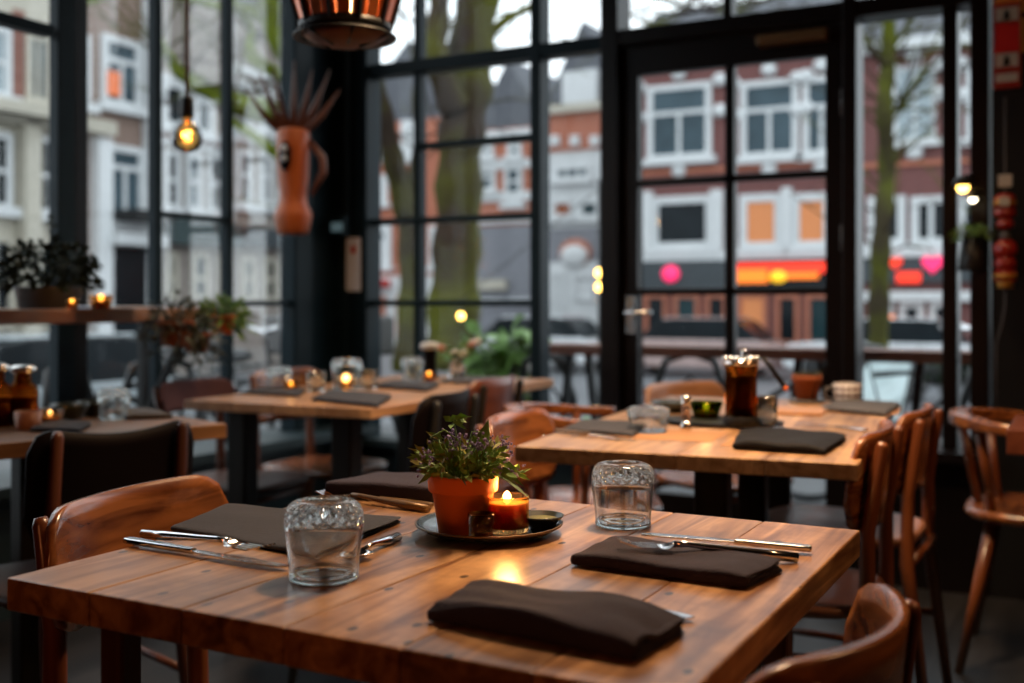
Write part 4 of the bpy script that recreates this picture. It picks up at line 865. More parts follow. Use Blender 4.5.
class Facade:
    """one house: a root at its base, parts given by photo pixels on its front plane"""
    def __init__(s, ax, val, x0, x1, ytop, label, wallmat, depth=6, z0=ZG, base_px=None, group=None):
        s.ax, s.val = ax, val; a, b = s.pt(x0, HY), s.pt(x1, HY); s.u0, s.u1 = sorted((s.u(a), s.u(b)))
        xm = (x0+x1)/2; s.zt = s.pt(xm, ytop).z; s.o = Vector((val, (s.u0+s.u1)/2, z0)) if ax == 'X' else Vector(((s.u0+s.u1)/2, val, z0))
        s.t = thing('house', label, 'house', s.o, 0, group); s.depth = depth
        s.block(s.u0, s.u1, z0, s.zt, -depth, 0).build('wall', wallmat, s.t)
    def pt(s, x, y): return onX(x, y, s.val) if s.ax == 'X' else onY(x, y, s.val)
    def u(s, p): return p.y if s.ax == 'X' else p.x
    def v(s, u, z, n):     # n: metres out of the wall, towards us; local to root
        p = Vector((s.val+n, u, z)) if s.ax == 'X' else Vector((u, s.val-n, z)); return p - s.o
    def block(s, u0, u1, z0, z1, n0, n1, mb=None):
        mb = mb or MB(); a, b = s.v(u0, z0, n0), s.v(u1, z1, n1); mb.box([min(a[i], b[i]) for i in range(3)], [max(a[i], b[i]) for i in range(3)]); return mb
    def rect(s, x0, y0, x1, y1):
        xm = (x0+x1)/2; a, b = s.pt(x0, HY), s.pt(x1, HY); u0, u1 = sorted((s.u(a), s.u(b))); return u0, u1, s.pt(xm, y1).z, s.pt(xm, y0).z
    def panel(s, name, px, mat, n0=0, n1=.1, parent=None, kind=None):
        u0, u1, z0, z1 = s.rect(*px); return s.block(u0, u1, z0, z1, n0, n1).build(name, mat, parent or s.t)
    def window(s, px, fm, gm, fw=.16, mull=1, trans=.62, sill=True, proud=.10, stones=None):
        u0, u1, z0, z1 = s.rect(*px); mb = MB(); B = lambda a, b, c, d, n=proud: s.block(a, b, c, d, -.02, n, mb)
        B(u0, u0+fw, z0, z1); B(u1-fw, u1, z0, z1); B(u0+fw, u1-fw, z1-fw, z1, proud-.01); B(u0+fw, u1-fw, z0+.06, z0+fw, proud-.01)
        for k in range(mull): um = u0 + (u1-u0)*(k+1)/(mull+1); B(um-fw*.3, um+fw*.3, z0+fw, z0+(z1-z0)*(trans or 1), proud-.03)
        if trans: zt = z0+(z1-z0)*trans; B(u0+fw, u1-fw, zt-fw*.35, zt+fw*.35, proud-.02)
        if sill: B(u0-.15, u1+.15, z0-.14, z0+.06, proud+.135)
        f = mb.build('window', fm, s.t); s.block(u0+fw*.5, u1-fw*.5, z0+fw*.5, z1-fw*.5, -.01, .03).build('pane', gm, f)
        if stones:
            m2 = MB(); w_ = (u1-u0)
            for du, dz in ((-.13,1.0),(.5,1.13),(1.13,1.0),(-.13,.60),(1.13,.60),(.5,-.14)):
                c = s.v(u0+w_*du, z0+(z1-z0)*dz, .08); m2.ball(c, .23, 10, 6, (1,.5,.85) if s.ax == 'Y' else (.5,1,.85))
            m2.build('stone_trim', fm, f)
        return f
    def gable(s, ypeak, x0=None, x1=None, mat=None, over=.2, name='gable', wall=None):
        u0, u1 = s.u0-over, s.u1+over; um = (u0+u1)/2; zp = s.pt((x0+x1)/2, ypeak).z; zt = s.zt; mb = MB()
        vs = [s.v(u0,zt,0), s.v(u1,zt,0), s.v(um,zp,0), s.v(u0,zt,-s.depth), s.v(u1,zt,-s.depth), s.v(um,zp,-s.depth)]
        mb.add(vs, [(0,1,2),(5,4,3),(0,2,5,3),(2,1,4,5),(0,3,4,1)]); mb.build('roof', [mat or M['slate']], s.t)
        if wall:
            k = .90; vs2 = [s.v(um+(u0-um)*k,zt,.05), s.v(um+(u1-um)*k,zt,.05), s.v(um,zt+(zp-zt)*k,.05), s.v(um+(u0-um)*k,zt,-.2), s.v(um+(u1-um)*k,zt,-.2), s.v(um,zt+(zp-zt)*k,-.2)]
            MB().add(vs2, [(0,1,2),(5,4,3),(0,2,5,3),(2,1,4,5),(0,3,4,1)]) if False else None
            g = MB(); g.add(vs2, [(0,1,2),(5,4,3),(0,2,5,3),(2,1,4,5),(0,3,4,1)]); g.build('gable_wall', wall, s.t)
    def mansard(s, ytop, back=2.5, mat=None):
        zp = s.pt(512+ (0 if s.ax == 'Y' else -350), ytop).z if False else ytop; mb = MB()
        vs = [s.v(s.u0,s.zt,.1), s.v(s.u1,s.zt,.1), s.v(s.u1,zp,-back), s.v(s.u0,zp,-back), s.v(s.u0,s.zt,-s.depth), s.v(s.u1,s.zt,-s.depth), s.v(s.u1,zp,-s.depth), s.v(s.u0,zp,-s.depth)]
        mb.add(vs, [(0,1,2,3),(3,2,6,7),(7,6,5,4),(0,3,7,4),(1,5,6,2),(0,4,5,1)]); mb.build('roof', mat or M['slate'], s.t)
def heart(c, r, mat, parent, name='heart_sign'):
    out = []
    for k in range(28):
        a = 2*PI*k/28; out.append((16*math.sin(a)**3/16*r, (13*math.cos(a)-5*math.cos(2*a)-2*math.cos(3*a)-math.cos(4*a))/16*r))
    return MB().prism(out, 0, .06, Matrix.Translation(c) @ Matrix.Rotation(PI/2, 4, 'X')).build(name, mat, parent)

# the brick terrace across the street, seen through the door and the tall pane
h = Facade('Y', 30, 628, 843, 34, 'mauve brick house with red and yellow shop sign, seen through the door', M['brick_dark']); h.mansard(h.zt+1.6)
for px, gm in (((648,84,712,160),M['win_blue']),((741,80,799,158),M['win_blue']),((803,76,841,156),M['win_blue'])): h.window(px, M['white'], gm, .17, 1, .62, stones=True)
for px, gm in (((652,196,714,250),M['win_dark']),((740,194,783,250),M['win_lit']),((792,193,832,249),M['win_lit'])): h.window(px, M['white'], gm, .22, 0, None)
for px in ((642,192,654,250),(712,190,724,250),(783,188,793,250)): h.panel('pilaster', px, M['white'], 0, .22)
h.panel('cornice', (628,32,843,46), M['white'], 0, .35); h.panel('string_course', (628,166,843,171), M['brick_red'], 0, .08); h.panel('sill_band', (628,250,843,260), M['white'], 0, .2)
h.panel('fascia', (628,261,729,289), M['fascia'], 0, .22); h.panel('fascia', (731,261,843,289), M['win_dark'], 0, .16)
h.panel('sign_board', (736,263,828,273), M['neon_red'], .16, .3); h.panel('sign_board', (736,270,770,283), M['neon_org'], .16, .31); h.panel('sign_board', (776,273,820,279), M['neon_org'], .16, .32)
c = h.pt(674,274); MB().ball(Vector(c)-h.o+Vector((0,-.3,0)), .24, 14, 8, (1.1,.3,1)).build('round_sign', M['neon_pink'], h.t)
c = h.pt(781,277); MB().ball(Vector(c)-h.o+Vector((0,-.3,0)), .2, 14, 8, (1.2,.3,.8)).build('round_sign', M['neon_yel'], h.t)
for px, gm in (((645,294,668,345),M['win_dark']),((674,294,700,345),M['win_teal']),((706,294,728,345),M['win_dark']),((738,294,768,345),M['win_lit']),((776,294,800,345),M['win_dark']),((806,294,840,345),M['win_teal'])): h.window(px, M['brick_red'], gm, .12, 0, None, False)
h = Facade('Y', 30, 843.5, 1080, 40, 'mauve brick house with pale blinds and pink heart sign, right of the door', M['brick_dark']); h.mansard(h.zt+1.5)
h.window((894,66,936,142), M['white'], M['blind'], .10, 1, None, stones=True); h.window((966,62,1004,140), M['white'], M['blind'], .10, 1, None, stones=True)
h.panel('cornice', (853,33,1080,46), M['white'], 0, .35); h.panel('string_course', (853,158,1080,163), M['brick_red'], 0, .08)
for px in ((868,196,906,246),(911,196,952,246),(957,196,1000,246)): h.window(px, M['white'], M['win_dark'], .2, 1, None)
h.panel('sill_band', (853,246,1080,256), M['white'], 0, .25); h.panel('fascia', (853,257,1080,282), M['fascia'], 0, .22); h.panel('sign_board', (898,272,922,283), M['neon_red'], .2, .26)
heart(Vector(h.pt(934,264))-h.o+Vector((0,-.28,0)), .26, M['neon_pink'], h.t); heart(Vector(h.pt(897,263))-h.o+Vector((0,-.28,0)), .18, M['neon_red'], h.t)
h.panel('awning_rail', (853,291,1080,301), M['white'], 0, .25)
for px in ((870,302,894,345),(900,302,924,345),(930,302,952,345)): h.window(px, M['white'], M['win_dark'], .14, 0, None, False)
lamp = MB()
for px in ((894,319),(919,323),(939,322)): lamp.ball(Vector(h.pt(*px))-h.o+Vector((0,-.5,0)), .11, 10, 8)
lamp.build('shop_lamp', M['neon_org'], h.t)
h = Facade('Y', 33, 541, 626, 110, 'white house with grey ground floor and orange brick attic under slate roof', M['white']); h.gable(20, 541, 626, over=.0)
h.panel('brick_band', (541,108,626,150), M['brick_red'], 0, .06); h.panel('cornice', (541,104,626,112), M['cream'], 0, .3)
for x in (552,572,592): h.panel('stone_block', (x,136,x+9,146), M['white'], 0, .2)
h.window((556,166,590,180), M['white'], M['win_blue'], .12, 2, None); h.window((553,200,574,218), M['white'], M['terra_dark'], .12, 0, None); h.window((580,200,600,218), M['white'], M['win_teal'], .12, 0, None)
h.panel('dormer', (566,72,600,104), M['white'], -2, .3); h.window((572,80,590,100), M['white'], M['win_blue'], .1, 0, None)
h.panel('ground_floor', (541,228,626,345), M['grey_paint'], 0, .1); h.panel('shop_front', (546,262,604,340), M['white'], 0, .2)
for px in ((555,272,567,322),(577,274,597,302)): h.window(px, M['white'], M['win_dark'], .1, 0, None, False, .3)
c = h.pt(578,256); MB().ball(Vector(c)-h.o+Vector((0,-.3,0)), .5, 16, 10, (1,.3,.75)).build('round_sign', M['white'], h.t); MB().ball(Vector(c)-h.o+Vector((0,-.2,.1)), .55, 16, 10, (1.1,.3,.85)).build('sign_border', M['brick_red'], h.t)
h = Facade('Y', 36, 476, 540.5, 128, 'orange brick house with white stone bands and steep slate roof, right of the big trunk', M['brick_red']); h.gable(58, 476, 541, over=.1)
for y in (130,160,192,214): h.panel('stone_band', (476,y,540,y+9), M['white'], 0, .12)
for px in ((480,168,496,192),(505,166,523,205),(482,140,494,158),(508,140,522,158)): h.window(px, M['white'], M['win_blue'], .16, 0, .6)
h.panel('ground_floor', (476,226,540,345), M['grey_paint'], 0, .15)
for px in ((514,268,538,300),(484,262,502,300)): h.window(px, M['white'], M['win_dark'], .14, 1, None)
h.panel('shop_board', (478,280,510,290), M['cream'], .15, .4)
h = Facade('Y', 38, 345, 475.5, 120, 'pink brick house with white windows behind the two mossy trunks', M['brick_red']); h.gable(40, 345, 475, over=.1)
for px in ((372,60+60,386,160),(372,175,388,205),(374,225,392,268),(402,175,420,210),(402,120,420,160),(430,225,470,268)): h.window(px, M['white'], M['win_blue'], .35, 1, .6)
h.panel('ground_floor', (345,276,475,345), M['white'], 0, .15); h.panel('awning', (370,280,392,287), M['neon_red'] if False else M['red_paper'], .1, .8)
for px in ((372,296,388,340),(400,296,418,340)): h.window(px, M['brick_red'], M['win_teal'], .2, 0, None, False, .3)
# the row seen through the left-hand glazing (front faces +X)
XF = -20
h = Facade('X', XF, -60, 66, -60, 'cream stone house with deep cornice, in the leftmost window', M['cream'], group=None)
h.panel('brick_infill', (12,10,24,100), M['brick_x'], 0, .03); h.panel('cornice', (-60,104,66,116), M['cream'], 0, .7); h.panel('sill_band', (-60,118,66,123), M['cream'], 0, .35)
h.window((-16,26,9,98), M['white'], M['blind'], .14, 0, .5); h.window((24,34,49,104), M['cream'], M['win_blue'], .13, 1, None); h.window((58,40,66,104), M['cream'], M['win_blue'], .13, 0, None)
h.panel('pilaster', (15,124,31,345), M['cream'], 0, .35); h.panel('pilaster', (-32,124,-20,345), M['cream'], 0, .35)
h.window((-12,132,10,210), M['white'], M['win_dark'], .14, 0, .5); h.window((31,136,52,215), M['white'], M['win_dark'], .13, 0, .5); h.window((-12,236,12,330), M['cream'], M['win_dark'], .13, 0, None, False); h.window((33,240,60,330), M['cream'], M['win_teal'], .13, 0, None, False)
h = Facade('X', XF, 66.5, 150, -40, 'pinkish brick house with white framed windows and balcony rail', M['brick_x'])
h.window((100,38,139,108), M['white'], M['win_blue'], .16, 1, .66); h.window((104,146,142,225), M['white'], M['win_blue'], .16, 1, .72); h.window((72,34,88,106), M['white'], M['win_blue'], .15, 0, .66)
h.panel('cornice', (66,120,105,134), M['cream'], 0, .4); h.panel('pilaster', (90,140,104,345), M['white'], 0, .3); h.panel('pilaster', (142,0,150,345), M['white'], 0, .2)
h.panel('balcony_front', (106,212,144,222), M['metal_black'], .1, 1.0); h.panel('band', (100,234,150,246), M['white'], 0, .6); h.panel('shop_front', (108,248,148,340), M['win_dark'], 0, .15)
p_ = h.pt(112,76); h.panel('painted_reflection', (104,72,116,96), M['terra'], .1, .14)  # flat orange panel painted in as the reflection on the window
h = Facade('X', XF, 150.5, 231, -10, 'pale house with dark green shop fascia behind the filament bulb', M['render_grey'])
for px in ((156,76,188,82),(156,128,188,134),(188,92,216,97),(188,136,216,142),(156,144,226,149),(156,212,226,218),(150,-10,156,222),(224,-10,231,222)): h.panel('stone_band', px, M['white'], 0, .12)
h.window((160,82,184,128), M['white'], M['win_dark'], .15, 0, None); h.window((192,96,212,136), M['white'], M['win_blue'], .15, 0, None); h.panel('brick_band', (150,130,231,142), M['brick_x'], 0, .06)
h.window((162,150,178,210), M['white'], M['win_dark'], .14, 0, .5); h.window((184,152,200,212), M['white'], M['win_blue'], .14, 0, .5); h.window((206,154,222,214), M['white'], M['win_dark'], .14, 0, .5)
h.panel('fascia', (158,222,231,246), M['fascia_green'], 0, .4)
for px in ((164,252,176,300),(190,252,207,300),(216,252,226,300)): h.window(px, M['cream'], M['win_teal'], .14, 0, .45, False)
h = Facade('X', XF, 231.5, 345, 30, 'cream house with black fascia left of the corner post', M['render_grey'])
for px in ((231,140,300,147),(231,208,300,214),(231,74,300,80)): h.panel('stone_band', px, M['white'], 0, .15); h.mansard(h.zt+2)
for px in ((236,150,250,206),(258,152,270,206),(276,154,290,206),(236,82,250,130),(258,86,270,132),(276,90,290,132)): h.window(px, M['white'], M['win_dark'], .14, 0, .55)
h.panel('fascia', (236,232,345,250), M['fascia'], 0, .4)
for px in ((240,256,254,302),(262,257,276,302),(281,258,292,302)): h.window(px, M['cream'], M['win_dark'], .15, 0, .5, False)

# trees
M['bark'] = mossy('mossy_bark', (.042,.029,.021), (.085,.088,.012), .46)
M['moss_branch'] = mossy('moss_branch', (.05,.045,.018), (.15,.19,.014), .62)
M['bark_green'] = mossy('green_moss_bark', (.045,.036,.02), (.095,.105,.012), .48)
def path(pxs, d):
    return [Q(x, y, d if not isinstance(d, (list, tuple)) else d[i]) for i, (x, y) in enumerate(pxs)]
def smooth(pts, rs, k=5):
    P, Rr = [], []; n = len(pts)
    for i in range(n-1):
        p0, p1, p2, p3 = pts[max(i-1,0)], pts[i], pts[i+1], pts[min(i+2,n-1)]
        for j in range(k):
            t = j/k; P.append(.5*((2*p1)+(-p0+p2)*t+(2*p0-5*p1+4*p2-p3)*t*t+(-p0+3*p1-3*p2+p3)*t**3)); Rr.append(lerp(rs[i], rs[i+1], t))
    P.append(pts[-1]); Rr.append(rs[-1]); return P, Rr
def tree(label, limbs, d, mat, twig_mat, twigs, seed, twig_len=1.2, twr=.012):
    base = Q(limbs[0][0][0][0], HY, d); base.z = ZP_ if d < 10.5 else ZG; t = thing('tree', label, 'tree', base); rng = random.Random(seed); mb = MB(); tips = []
    for pxs, rad in limbs:
        pts = [q - base for q in path(pxs, d)]
        for i, q in enumerate(pts): q += Vector((0, rng.uniform(-.2,.2) if i else 0, 0))
        P, Rr = smooth(pts, [r*d/F for r in rad]); mb.tube(P, [r*(1+.12*math.sin(i*1.7)) for i, r in enumerate(Rr)], 12); tips += list(zip(P, Rr))
    mb.build('trunk', mat, t)
    tw = MB()
    for k in range(twigs):
        p, r = rng.choice(tips); 
        if p.z < 2.0: continue
        a = rng.uniform(0, 2*PI); dr = Vector((math.cos(a), math.sin(a)*.6, rng.uniform(-.1,.9))).normalized(); L = twig_len*rng.uniform(.4,1.2)
        q1 = p + dr*L*.5 + Vector((0,0,rng.uniform(-.1,.15))); q2 = p + dr*L + Vector((rng.uniform(-.2,.2), 0, rng.uniform(-.2,.3))); tw.tube([p, q1, q2], [twr, twr*.7, twr*.3], 5)
        for s in range(3):
            b = lerp(q1, q2, rng.random()); tw.tube([b, b+Vector((rng.uniform(-.4,.4), rng.uniform(-.3,.3), rng.uniform(-.2,.4)))*L*.5], [twr*.5, twr*.2], 4)
    tw.build('twig', twig_mat, t, kind='stuff')
    return t
tree('big mossy tree trunk behind the middle window, forking near the top', [
    ([(450,372),(451,300),(452,220),(453,140),(458,80),(468,20),(480,-60)], [29,25,23,23,24,22,18]),
    ([(455,110),(448,60),(440,10),(428,-60)], [16,13,11,9]), ([(462,60),(500,20),(530,-5),(560,-40)], [7,4.5,3,2])], 9.0, M['bark'], M['bark'], 26, 5)
tree('slimmer brown trunk leaning beside the big mossy trunk', [
    ([(404,372),(403,300),(401,230),(396,170),(388,110),(384,60),(388,0),(396,-60)], [12,12,12,11,10,9,9,8]), ([(401,215),(412,150),(420,90),(424,30)], [7,6,5,4])], 9.8, M['bark'], M['bark'], 16, 6)
tree('slender green mossy tree before the brick house right of the door', [
    ([(878,372),(880,300),(884,230),(886,170),(887,110),(888,60),(890,0),(892,-60)], [11,10,9,8.5,8,7,6,5]), ([(888,118),(905,100),(920,82),(938,62)], [3.5,3,2.4,1.5]),
    ([(888,70),(872,48),(858,30),(840,10)], [4,3,2.4,1.5]), ([(889,50),(905,25),(925,5)], [3.5,2.6,1.6])], 12.5, M['bark_green'], M['bark'], 70, 7, 1.4, .016)
tree('moss-covered tree with long drooping branch across the left-hand glazing', [
    ([(318,372),(318,280),(316,200),(312,140),(300,80),(285,30),(272,-40)], [22,20,18,16,12,11,10]), ([(314,150),(285,118),(250,108),(222,98),(196,82),(176,66),(160,40)], [13,11.5,11.5,10.5,9,6,3.5]),
    ([(300,85),(262,60),(240,25),(225,-20)], [8,6,5,4]), ([(312,170),(292,160),(270,140),(240,122)], [7,6,5,3.5]), ([(290,40),(250,10),(205,2),(150,-8),(100,8)], [6,5,4,3,2])], 9.5, M['moss_branch'], M['bark'], 60, 8, 1.3, .012)
tree('bare twiggy crown of a street tree above the door transom', [
    ([(990,372),(988,200),(985,60),(960,-10),(900,-40)], [6,5,5,4,3]), ([(960,-12),(860,-20),(780,-5),(720,10),(640,-5)], [4,3,2.4,2,1.4]), ([(780,-5),(760,-40)], [2,1.2]), ([(700,8),(670,20),(650,30)], [1.6,1.2,.8])], 16, M['bark'], M['bark'], 90, 9, 1.6, .016)

# outdoor timber rail with steel legs
t = thing('terrace_bar', 'long red-brown timber bar on dark legs outside the windows', 'bar table', (0, 5.0, ZP_))
za = onY(700,346,5.0).z - ZP_; x0, x1 = onY(544,350,5.0).x, onY(1010,350,5.0).x
MB().box((x0,-.13,za-.05),(x1,.13,za)).build('bar_top', wood('terrace_board', (.13,.045,.028), (.19,.075,.045), 'X', 1, .55, 0), t, bevel=.004)
for x in (x0+.2, x0+1.35, x1-.3):
    MB().bar((x-.05,0,za-.05),(x-.15,0,.02),.035).bar((x+.05,0,za-.05),(x+.15,0,.02),.035).bar((x-.1,0,.4),(x+.1,0,.4),.025).build('leg', M['metal_black'], t)
# bistro chairs
def bistro(label, loc, rz):
    t = thing('bistro_chair', label, 'chair', (*loc, ZP_), rz, 'black bistro chairs on the terrace')
    MB().lathe([(.0001,.44),(.2,.44),(.205,.45),(.2,.46),(.0001,.458)], 28).build('seat', M['metal_black'], t)
    for i, j in ((1,1),(1,-1),(-1,1),(-1,-1)): MB().tube([(i*.19,j*.19,0),(i*.14,j*.14,.44)], [.011,.013], 8).build('leg', M['metal_black'], t)
    mb = MB(); mb.tube([(-.17,-.16,.44),(-.21,-.19,.66),(-.23,-.13,.84),(-.24,0,.89),(-.23,.13,.84),(-.21,.19,.66),(-.17,.16,.44)], .02, 8)
    mb.tube([(-.18,-.09,.45),(-.215,-.1,.66),(-.225,0,.76),(-.215,.1,.66),(-.18,.09,.45)], .009, 8); mb.build('backrest', M['metal_black'], t); return t
b0 = None
for lab, px, d, rz in (('black bistro chair outside, beneath the window counter on the far left',(112,400),4.9,.3),('black bistro chair outside, behind the hanging planters',(160,400),5.6,2.4),
                       ('black bistro chair on the terrace left of the door',(572,420),5.9,1.3),('black bistro chair on the terrace seen through the door glass',(690,420),6.0,1.9),('black bistro chair on the terrace seen through the tall pane',(950,420),5.4,2.6)):
    q = Q(*px, d)
    if b0 is None: b0 = bistro(lab, (q.x, q.y), rz)
    else: dup(b0, lab, (q.x, q.y, ZP_), rz)
# bicycles
def bicycle(label, loc, rz, mat):
    t = thing('bicycle', label, 'bicycle', (*loc, ZP_), rz, 'parked bicycles')
    for x in (-.53, .53):
        MB().tube([(x+.33*math.cos(2*PI*k/28), 0, .35+.33*math.sin(2*PI*k/28)) for k in range(28)], .02, 8, True).build('wheel', M['metal_black'], t)
        mb = MB()
        for k in range(10): mb.bar((x,0,.35),(x+.32*math.cos(2*PI*k/10),0,.35+.32*math.sin(2*PI*k/10)),.003)
        mb.build('spokes', M['silver'], t)
    MB().tube([(-.53,0,.35),(-.08,0,.32),(-.2,0,.82),(-.53,0,.35)], .015, 8).tube([(-.08,0,.32),(.38,0,.78),(-.17,0,.74)], .018, 8).tube([(.53,0,.35),(.40,0,.70),(.36,0,.95)], .016, 8).build('frame', mat, t)
    MB().tube([(.22,-.28,1.0),(.34,-.2,1.02),(.37,0,.98),(.34,.2,1.02),(.22,.28,1.0)], .013, 8).build('handlebar', M['silver'], t)
    MB().ball((-.22,0,.88), .1, 12, 8, (1.3,.8,.4)).build('saddle', M['metal_black'], t)
    MB().box((.42,-.15,.86),(.72,.15,1.08)).build('basket', M['ceramic'], t, bevel=.02)
    return t
for lab, px, d, rz, m in (('parked black bicycle outside the pane beside the corner post',(268,380),5.7,1.25,M['metal_black']),('parked teal bicycle half hidden behind the black one',(240,380),6.8,1.0,M['teal']),
                         ('parked light-framed bicycle outside the pane right of the hanging planters',(205,380),5.9,1.2,M['ceramic']),('parked dark bicycle leaning outside the tall pane',(905,420),6.2,.25,M['metal_black'])):
    q = Q(*px, d); bicycle(lab, (q.x, q.y), rz, m)
# cars
def car(label, px, d, rz, mat, L=4.2):
    q = Q(*px, d); t = thing('car', label, 'car', (q.x, q.y, ZG), rz, 'parked cars')
    def hull(prof, w0, w1, z_in):
        mb = MB(); n = len(prof); vs = []
        for s, w_ in ((-1,w0),(-1,w1),(1,w1),(1,w0)):
            pass
        secs = []
        for y, k in ((-w0, 0),(-w0*.96, 1),(w0*.96, 1),(w0, 0)):
            secs.append([Vector((x*(1 if k else .985), y, z if k else z*.97+.02)) for x, z in prof])
        for s in secs: vs += s
        fs = [tuple(range(n-1,-1,-1)), tuple(3*n+i for i in range(n))]
        for j in range(3):
            for i in range(n): fs.append((j*n+i, j*n+(i+1)%n, (j+1)*n+(i+1)%n, (j+1)*n+i))
        mb.add(vs, fs); return mb
    hull([(-2.1,.35),(-2.1,.62),(-2.0,.85),(-1.2,.92),(1.75,.92),(2.05,.80),(2.1,.55),(2.1,.3),(1.7,.25),(-1.8,.25)], .86, .86, 0).build('body', mat, t, bevel=.05, segs=3)
    hull([(-1.25,.92),(-.65,1.38),(-.3,1.43),(.95,1.43),(1.35,1.36),(1.85,.92)], .76, .76, 0).build('cabin_glass', M['win_dark'], t, bevel=.05, segs=3)
    MB().box((-.6,-.68,1.405),(1.2,.68,1.45)).build('roof_panel', mat, t, bevel=.03)
    for x in (-1.3, 1.35):
        for y in (-.8, .8): MB().lathe([(.0001,-.1),(.2,-.1),(.31,-.09),(.32,.09),(.2,.1),(.0001,.1)], 20, (x,y,.32), Matrix.Rotation(PI/2,3,'X')).build('wheel', M['metal_black'], t)
    return t
wh, gr, dk = plain('white_car_paint', (.62,.64,.66), .25, coat=.6), plain('silver_car_paint', (.30,.34,.36), .25, coat=.6), plain('dark_car_paint', (.06,.065,.07), .25, coat=.6)
rdp = plain('rose_car_paint', (.42,.30,.28), .25, coat=.6)
def car_at(label, x, y, rz, mat):
    c = car(label, (500,345), 20, rz, mat); c.location = (x, y, ZG)
car_at('white car parked before the white house with grey ground floor', -13.3, 26, 0, wh)
car_at('rose-grey car parked before the mauve house with red and yellow sign', -8.8, 26, 0, rdp)
car_at('white car parked behind the slender mossy tree', -4.3, 26, 0, wh)
q = Q(8,345,12); car_at('silver car parked in the street outside the counter plant', q.x, q.y, 1.6, gr)
# scooter with a tall windscreen on the terrace
q = Q(912, 400, 9.6); t = thing('scooter', 'parked dark scooter with pale tilted windscreen outside the tall pane', 'scooter', (q.x, q.y, ZG), math.atan2(-q.y, -q.x)-.55); t.scale = (1.1,)*3
for x in (-.55, .58):
    MB().tube([(x+.2*math.cos(2*PI*k/24), 0, .26+.2*math.sin(2*PI*k/24)) for k in range(24)], .06, 10, True).build('wheel', M['metal_black'], t)
MB().tube([(.58,0,.26),(.50,0,.6),(.42,0,.92)], [.03,.03,.025], 10).build('fork_tube', M['metal_black'], t)
MB().tube([(.46,0,.75),(.40,0,.45),(.25,0,.30),(-.1,0,.30),(-.3,0,.5),(-.62,0,.62)], [.10,.16,.14,.13,.17,.09], 14).build('body', dk, t)
MB().ball((-.32,0,.72), .16, 16, 8, (2.0,.9,.45)).build('seat', M['metal_black'], t)
MB().tube([(.34,-.34,.98),(.42,-.2,1.0),(.43,0,.93),(.42,.2,1.0),(.34,.34,.98)], .018, 8).build('handlebar', M['metal_black'], t)
for y in (-.3, .3): MB().tube([(.4,y*.8,1.0),(.40,y,1.12)], .007, 6).ball((.39,y,1.15), .055, 10, 8, (.35,1.2,.8)).build('mirror', M['metal_black'], t)
ws = [(.58,-.26,.74),(.55,-.30,.95),(.36,-.24,1.20),(.33,0,1.24),(.36,.24,1.20),(.55,.30,.95),(.58,.26,.74)]
MB().tube(ws, .018, 8, True).build('windscreen_rim', M['metal_black'], t)
mb = MB(); n_ = len(ws); mb.add([(x+.004,y*.97,z) for x,y,z in ws] + [(x-.004,y*.97,z) for x,y,z in ws], [tuple(range(n_)), tuple(range(2*n_-1,n_-1,-1))] + [(k,n_+k,n_+(k+1)%n_,(k+1)%n_) for k in range(n_)])
mb.build('windscreen', plain('pale_screen_plastic', (.42,.52,.53), .12, coat=.5), t)
# terrace plants
def shrub(label, px, d, h, w_, seed, leafmat, fl=None, n=260, L=.12):
    q = Q(*px, d); t = thing('shrub', label, 'shrub', (q.x, q.y, ZP_ if d < 10 else ZG), 0)
    MB().lathe([(.0001,0),(.15,0),(.2,.3),(.19,.32),(.17,.28),(.0001,.27)], 20).build('tub', M['ceramic'], t)
    rng = random.Random(seed); random.seed(seed); mb = MB(); st = MB()
    for k in range(14):
        a = rng.uniform(0,2*PI); e = Vector((w_*math.cos(a)*rng.random(), w_*math.sin(a)*rng.random(), h*rng.uniform(.6,1))); m_ = e*.5+Vector((0,0,h*.12)); st.tube([(0,0,.2), m_, e], [.012,.008,.004], 6)
        for j in range(n//14): mb.leaf(lerp(m_, e, rng.uniform(-.3,1.05)), (rng.uniform(-1,1), rng.uniform(-1,1), rng.uniform(-.4,.6)), L*rng.uniform(.7,1.3), L*.45)
    mb.build('foliage', leafmat, t); st.build('stem', M['grn_dark'], t)
    if fl:
        f = MB()
        for k in range(8): f.ball((rng.uniform(-w_,w_)*.8, rng.uniform(-w_,w_)*.5, h*rng.uniform(.55,.95)), .035, 8, 6)
        f.build('flower', fl, t)
    return t
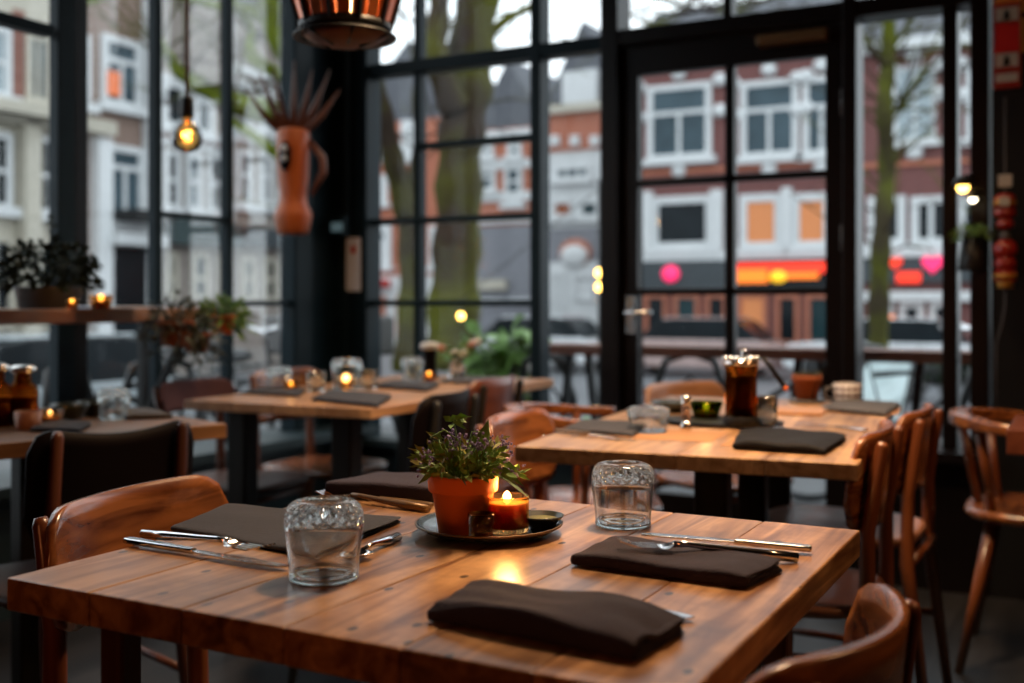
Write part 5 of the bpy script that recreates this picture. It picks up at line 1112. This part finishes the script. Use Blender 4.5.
shrub('broad-leaved shrub with white and pink blooms outside the middle window', (508,345), 6.2, 1.02, .3, 3, M['grn'], M['white_fl'], 420, .19)
shrub('low green shrub outside the middle window beneath the mossy trunk', (470,345), 6.0, .72, .3, 4, M['grn'], None, 320, .11)
shrub('bright green low shrub on the terrace by the bar legs', (575,345), 6.6, .42, .3, 5, M['grn_bright'], None, 260, .11)
for i, px in enumerate((880,915,950)):
    shrub(('dark clipped shrub behind the slender mossy tree','dark clipped shrub under the pink heart sign','dark clipped shrub beside the narrow pane')[i], (px,345), 20, .85, .33, 20+i, M['grn_dark'], None, 500, .2)
# string of terrace lamps
t = thing('terrace_lights', 'yellow terrace lamps hanging outside next to the door frame', 'lights', (*Q(597,240,7).xy, ZP_))
b = Vector(t.location); mb = MB()
for px in ((600,273),(600,287),(461,316)): mb.ball(Q(*px,7)-b, .032 if px[0] == 600 else .024, 12, 8)
mb.build('lamp_bulb', M['bulb_yel'], t)
p = Q(600,273,7)-b; MB().tube([(p.x,p.y,-.0),(p.x,p.y,p.z+.6)], .015, 8).tube([(p.x,p.y,p.z+.55), Q(461,300,7)-b], .004, 5).tube([Q(461,300,7)-b, Q(461,315,7)-b], .004, 5).build('lamp_post', M['metal_black'], t)

# ------------------------------------------------------------------ room lamps (warm, from the ceiling) and added warm fills
def area(name, loc, size, e, col=(1,.65,.37), rot=(0,0,0), spread=1.7):
    l = bpy.data.lights.new(name, 'AREA'); l.energy = e; l.color = col; l.size = size; l.spread = spread
    o = bpy.data.objects.new(name, l); COL.objects.link(o); o.location = loc; o.rotation_euler = rot; return o
area('overhead_light', (-.70,2.1,2.75), .3, 32)
area('overhead_light', (-.75,3.1,2.8), .3, 6)
area('overhead_light', (-2.2,3.3,2.8), .3, 8)
area('overhead_light', (1.3,2.3,2.7), .3, 9, (1,.5,.22), (0,.5,0), 2.2)  # unseen warm light, added to brighten the chairs on the right
area('rear_fill', (-.7,-1.3,1.55), .4, 3, (1,.28,.09), (1.40,0,0), 2.6)  # unseen light added behind the camera to redden the table fronts
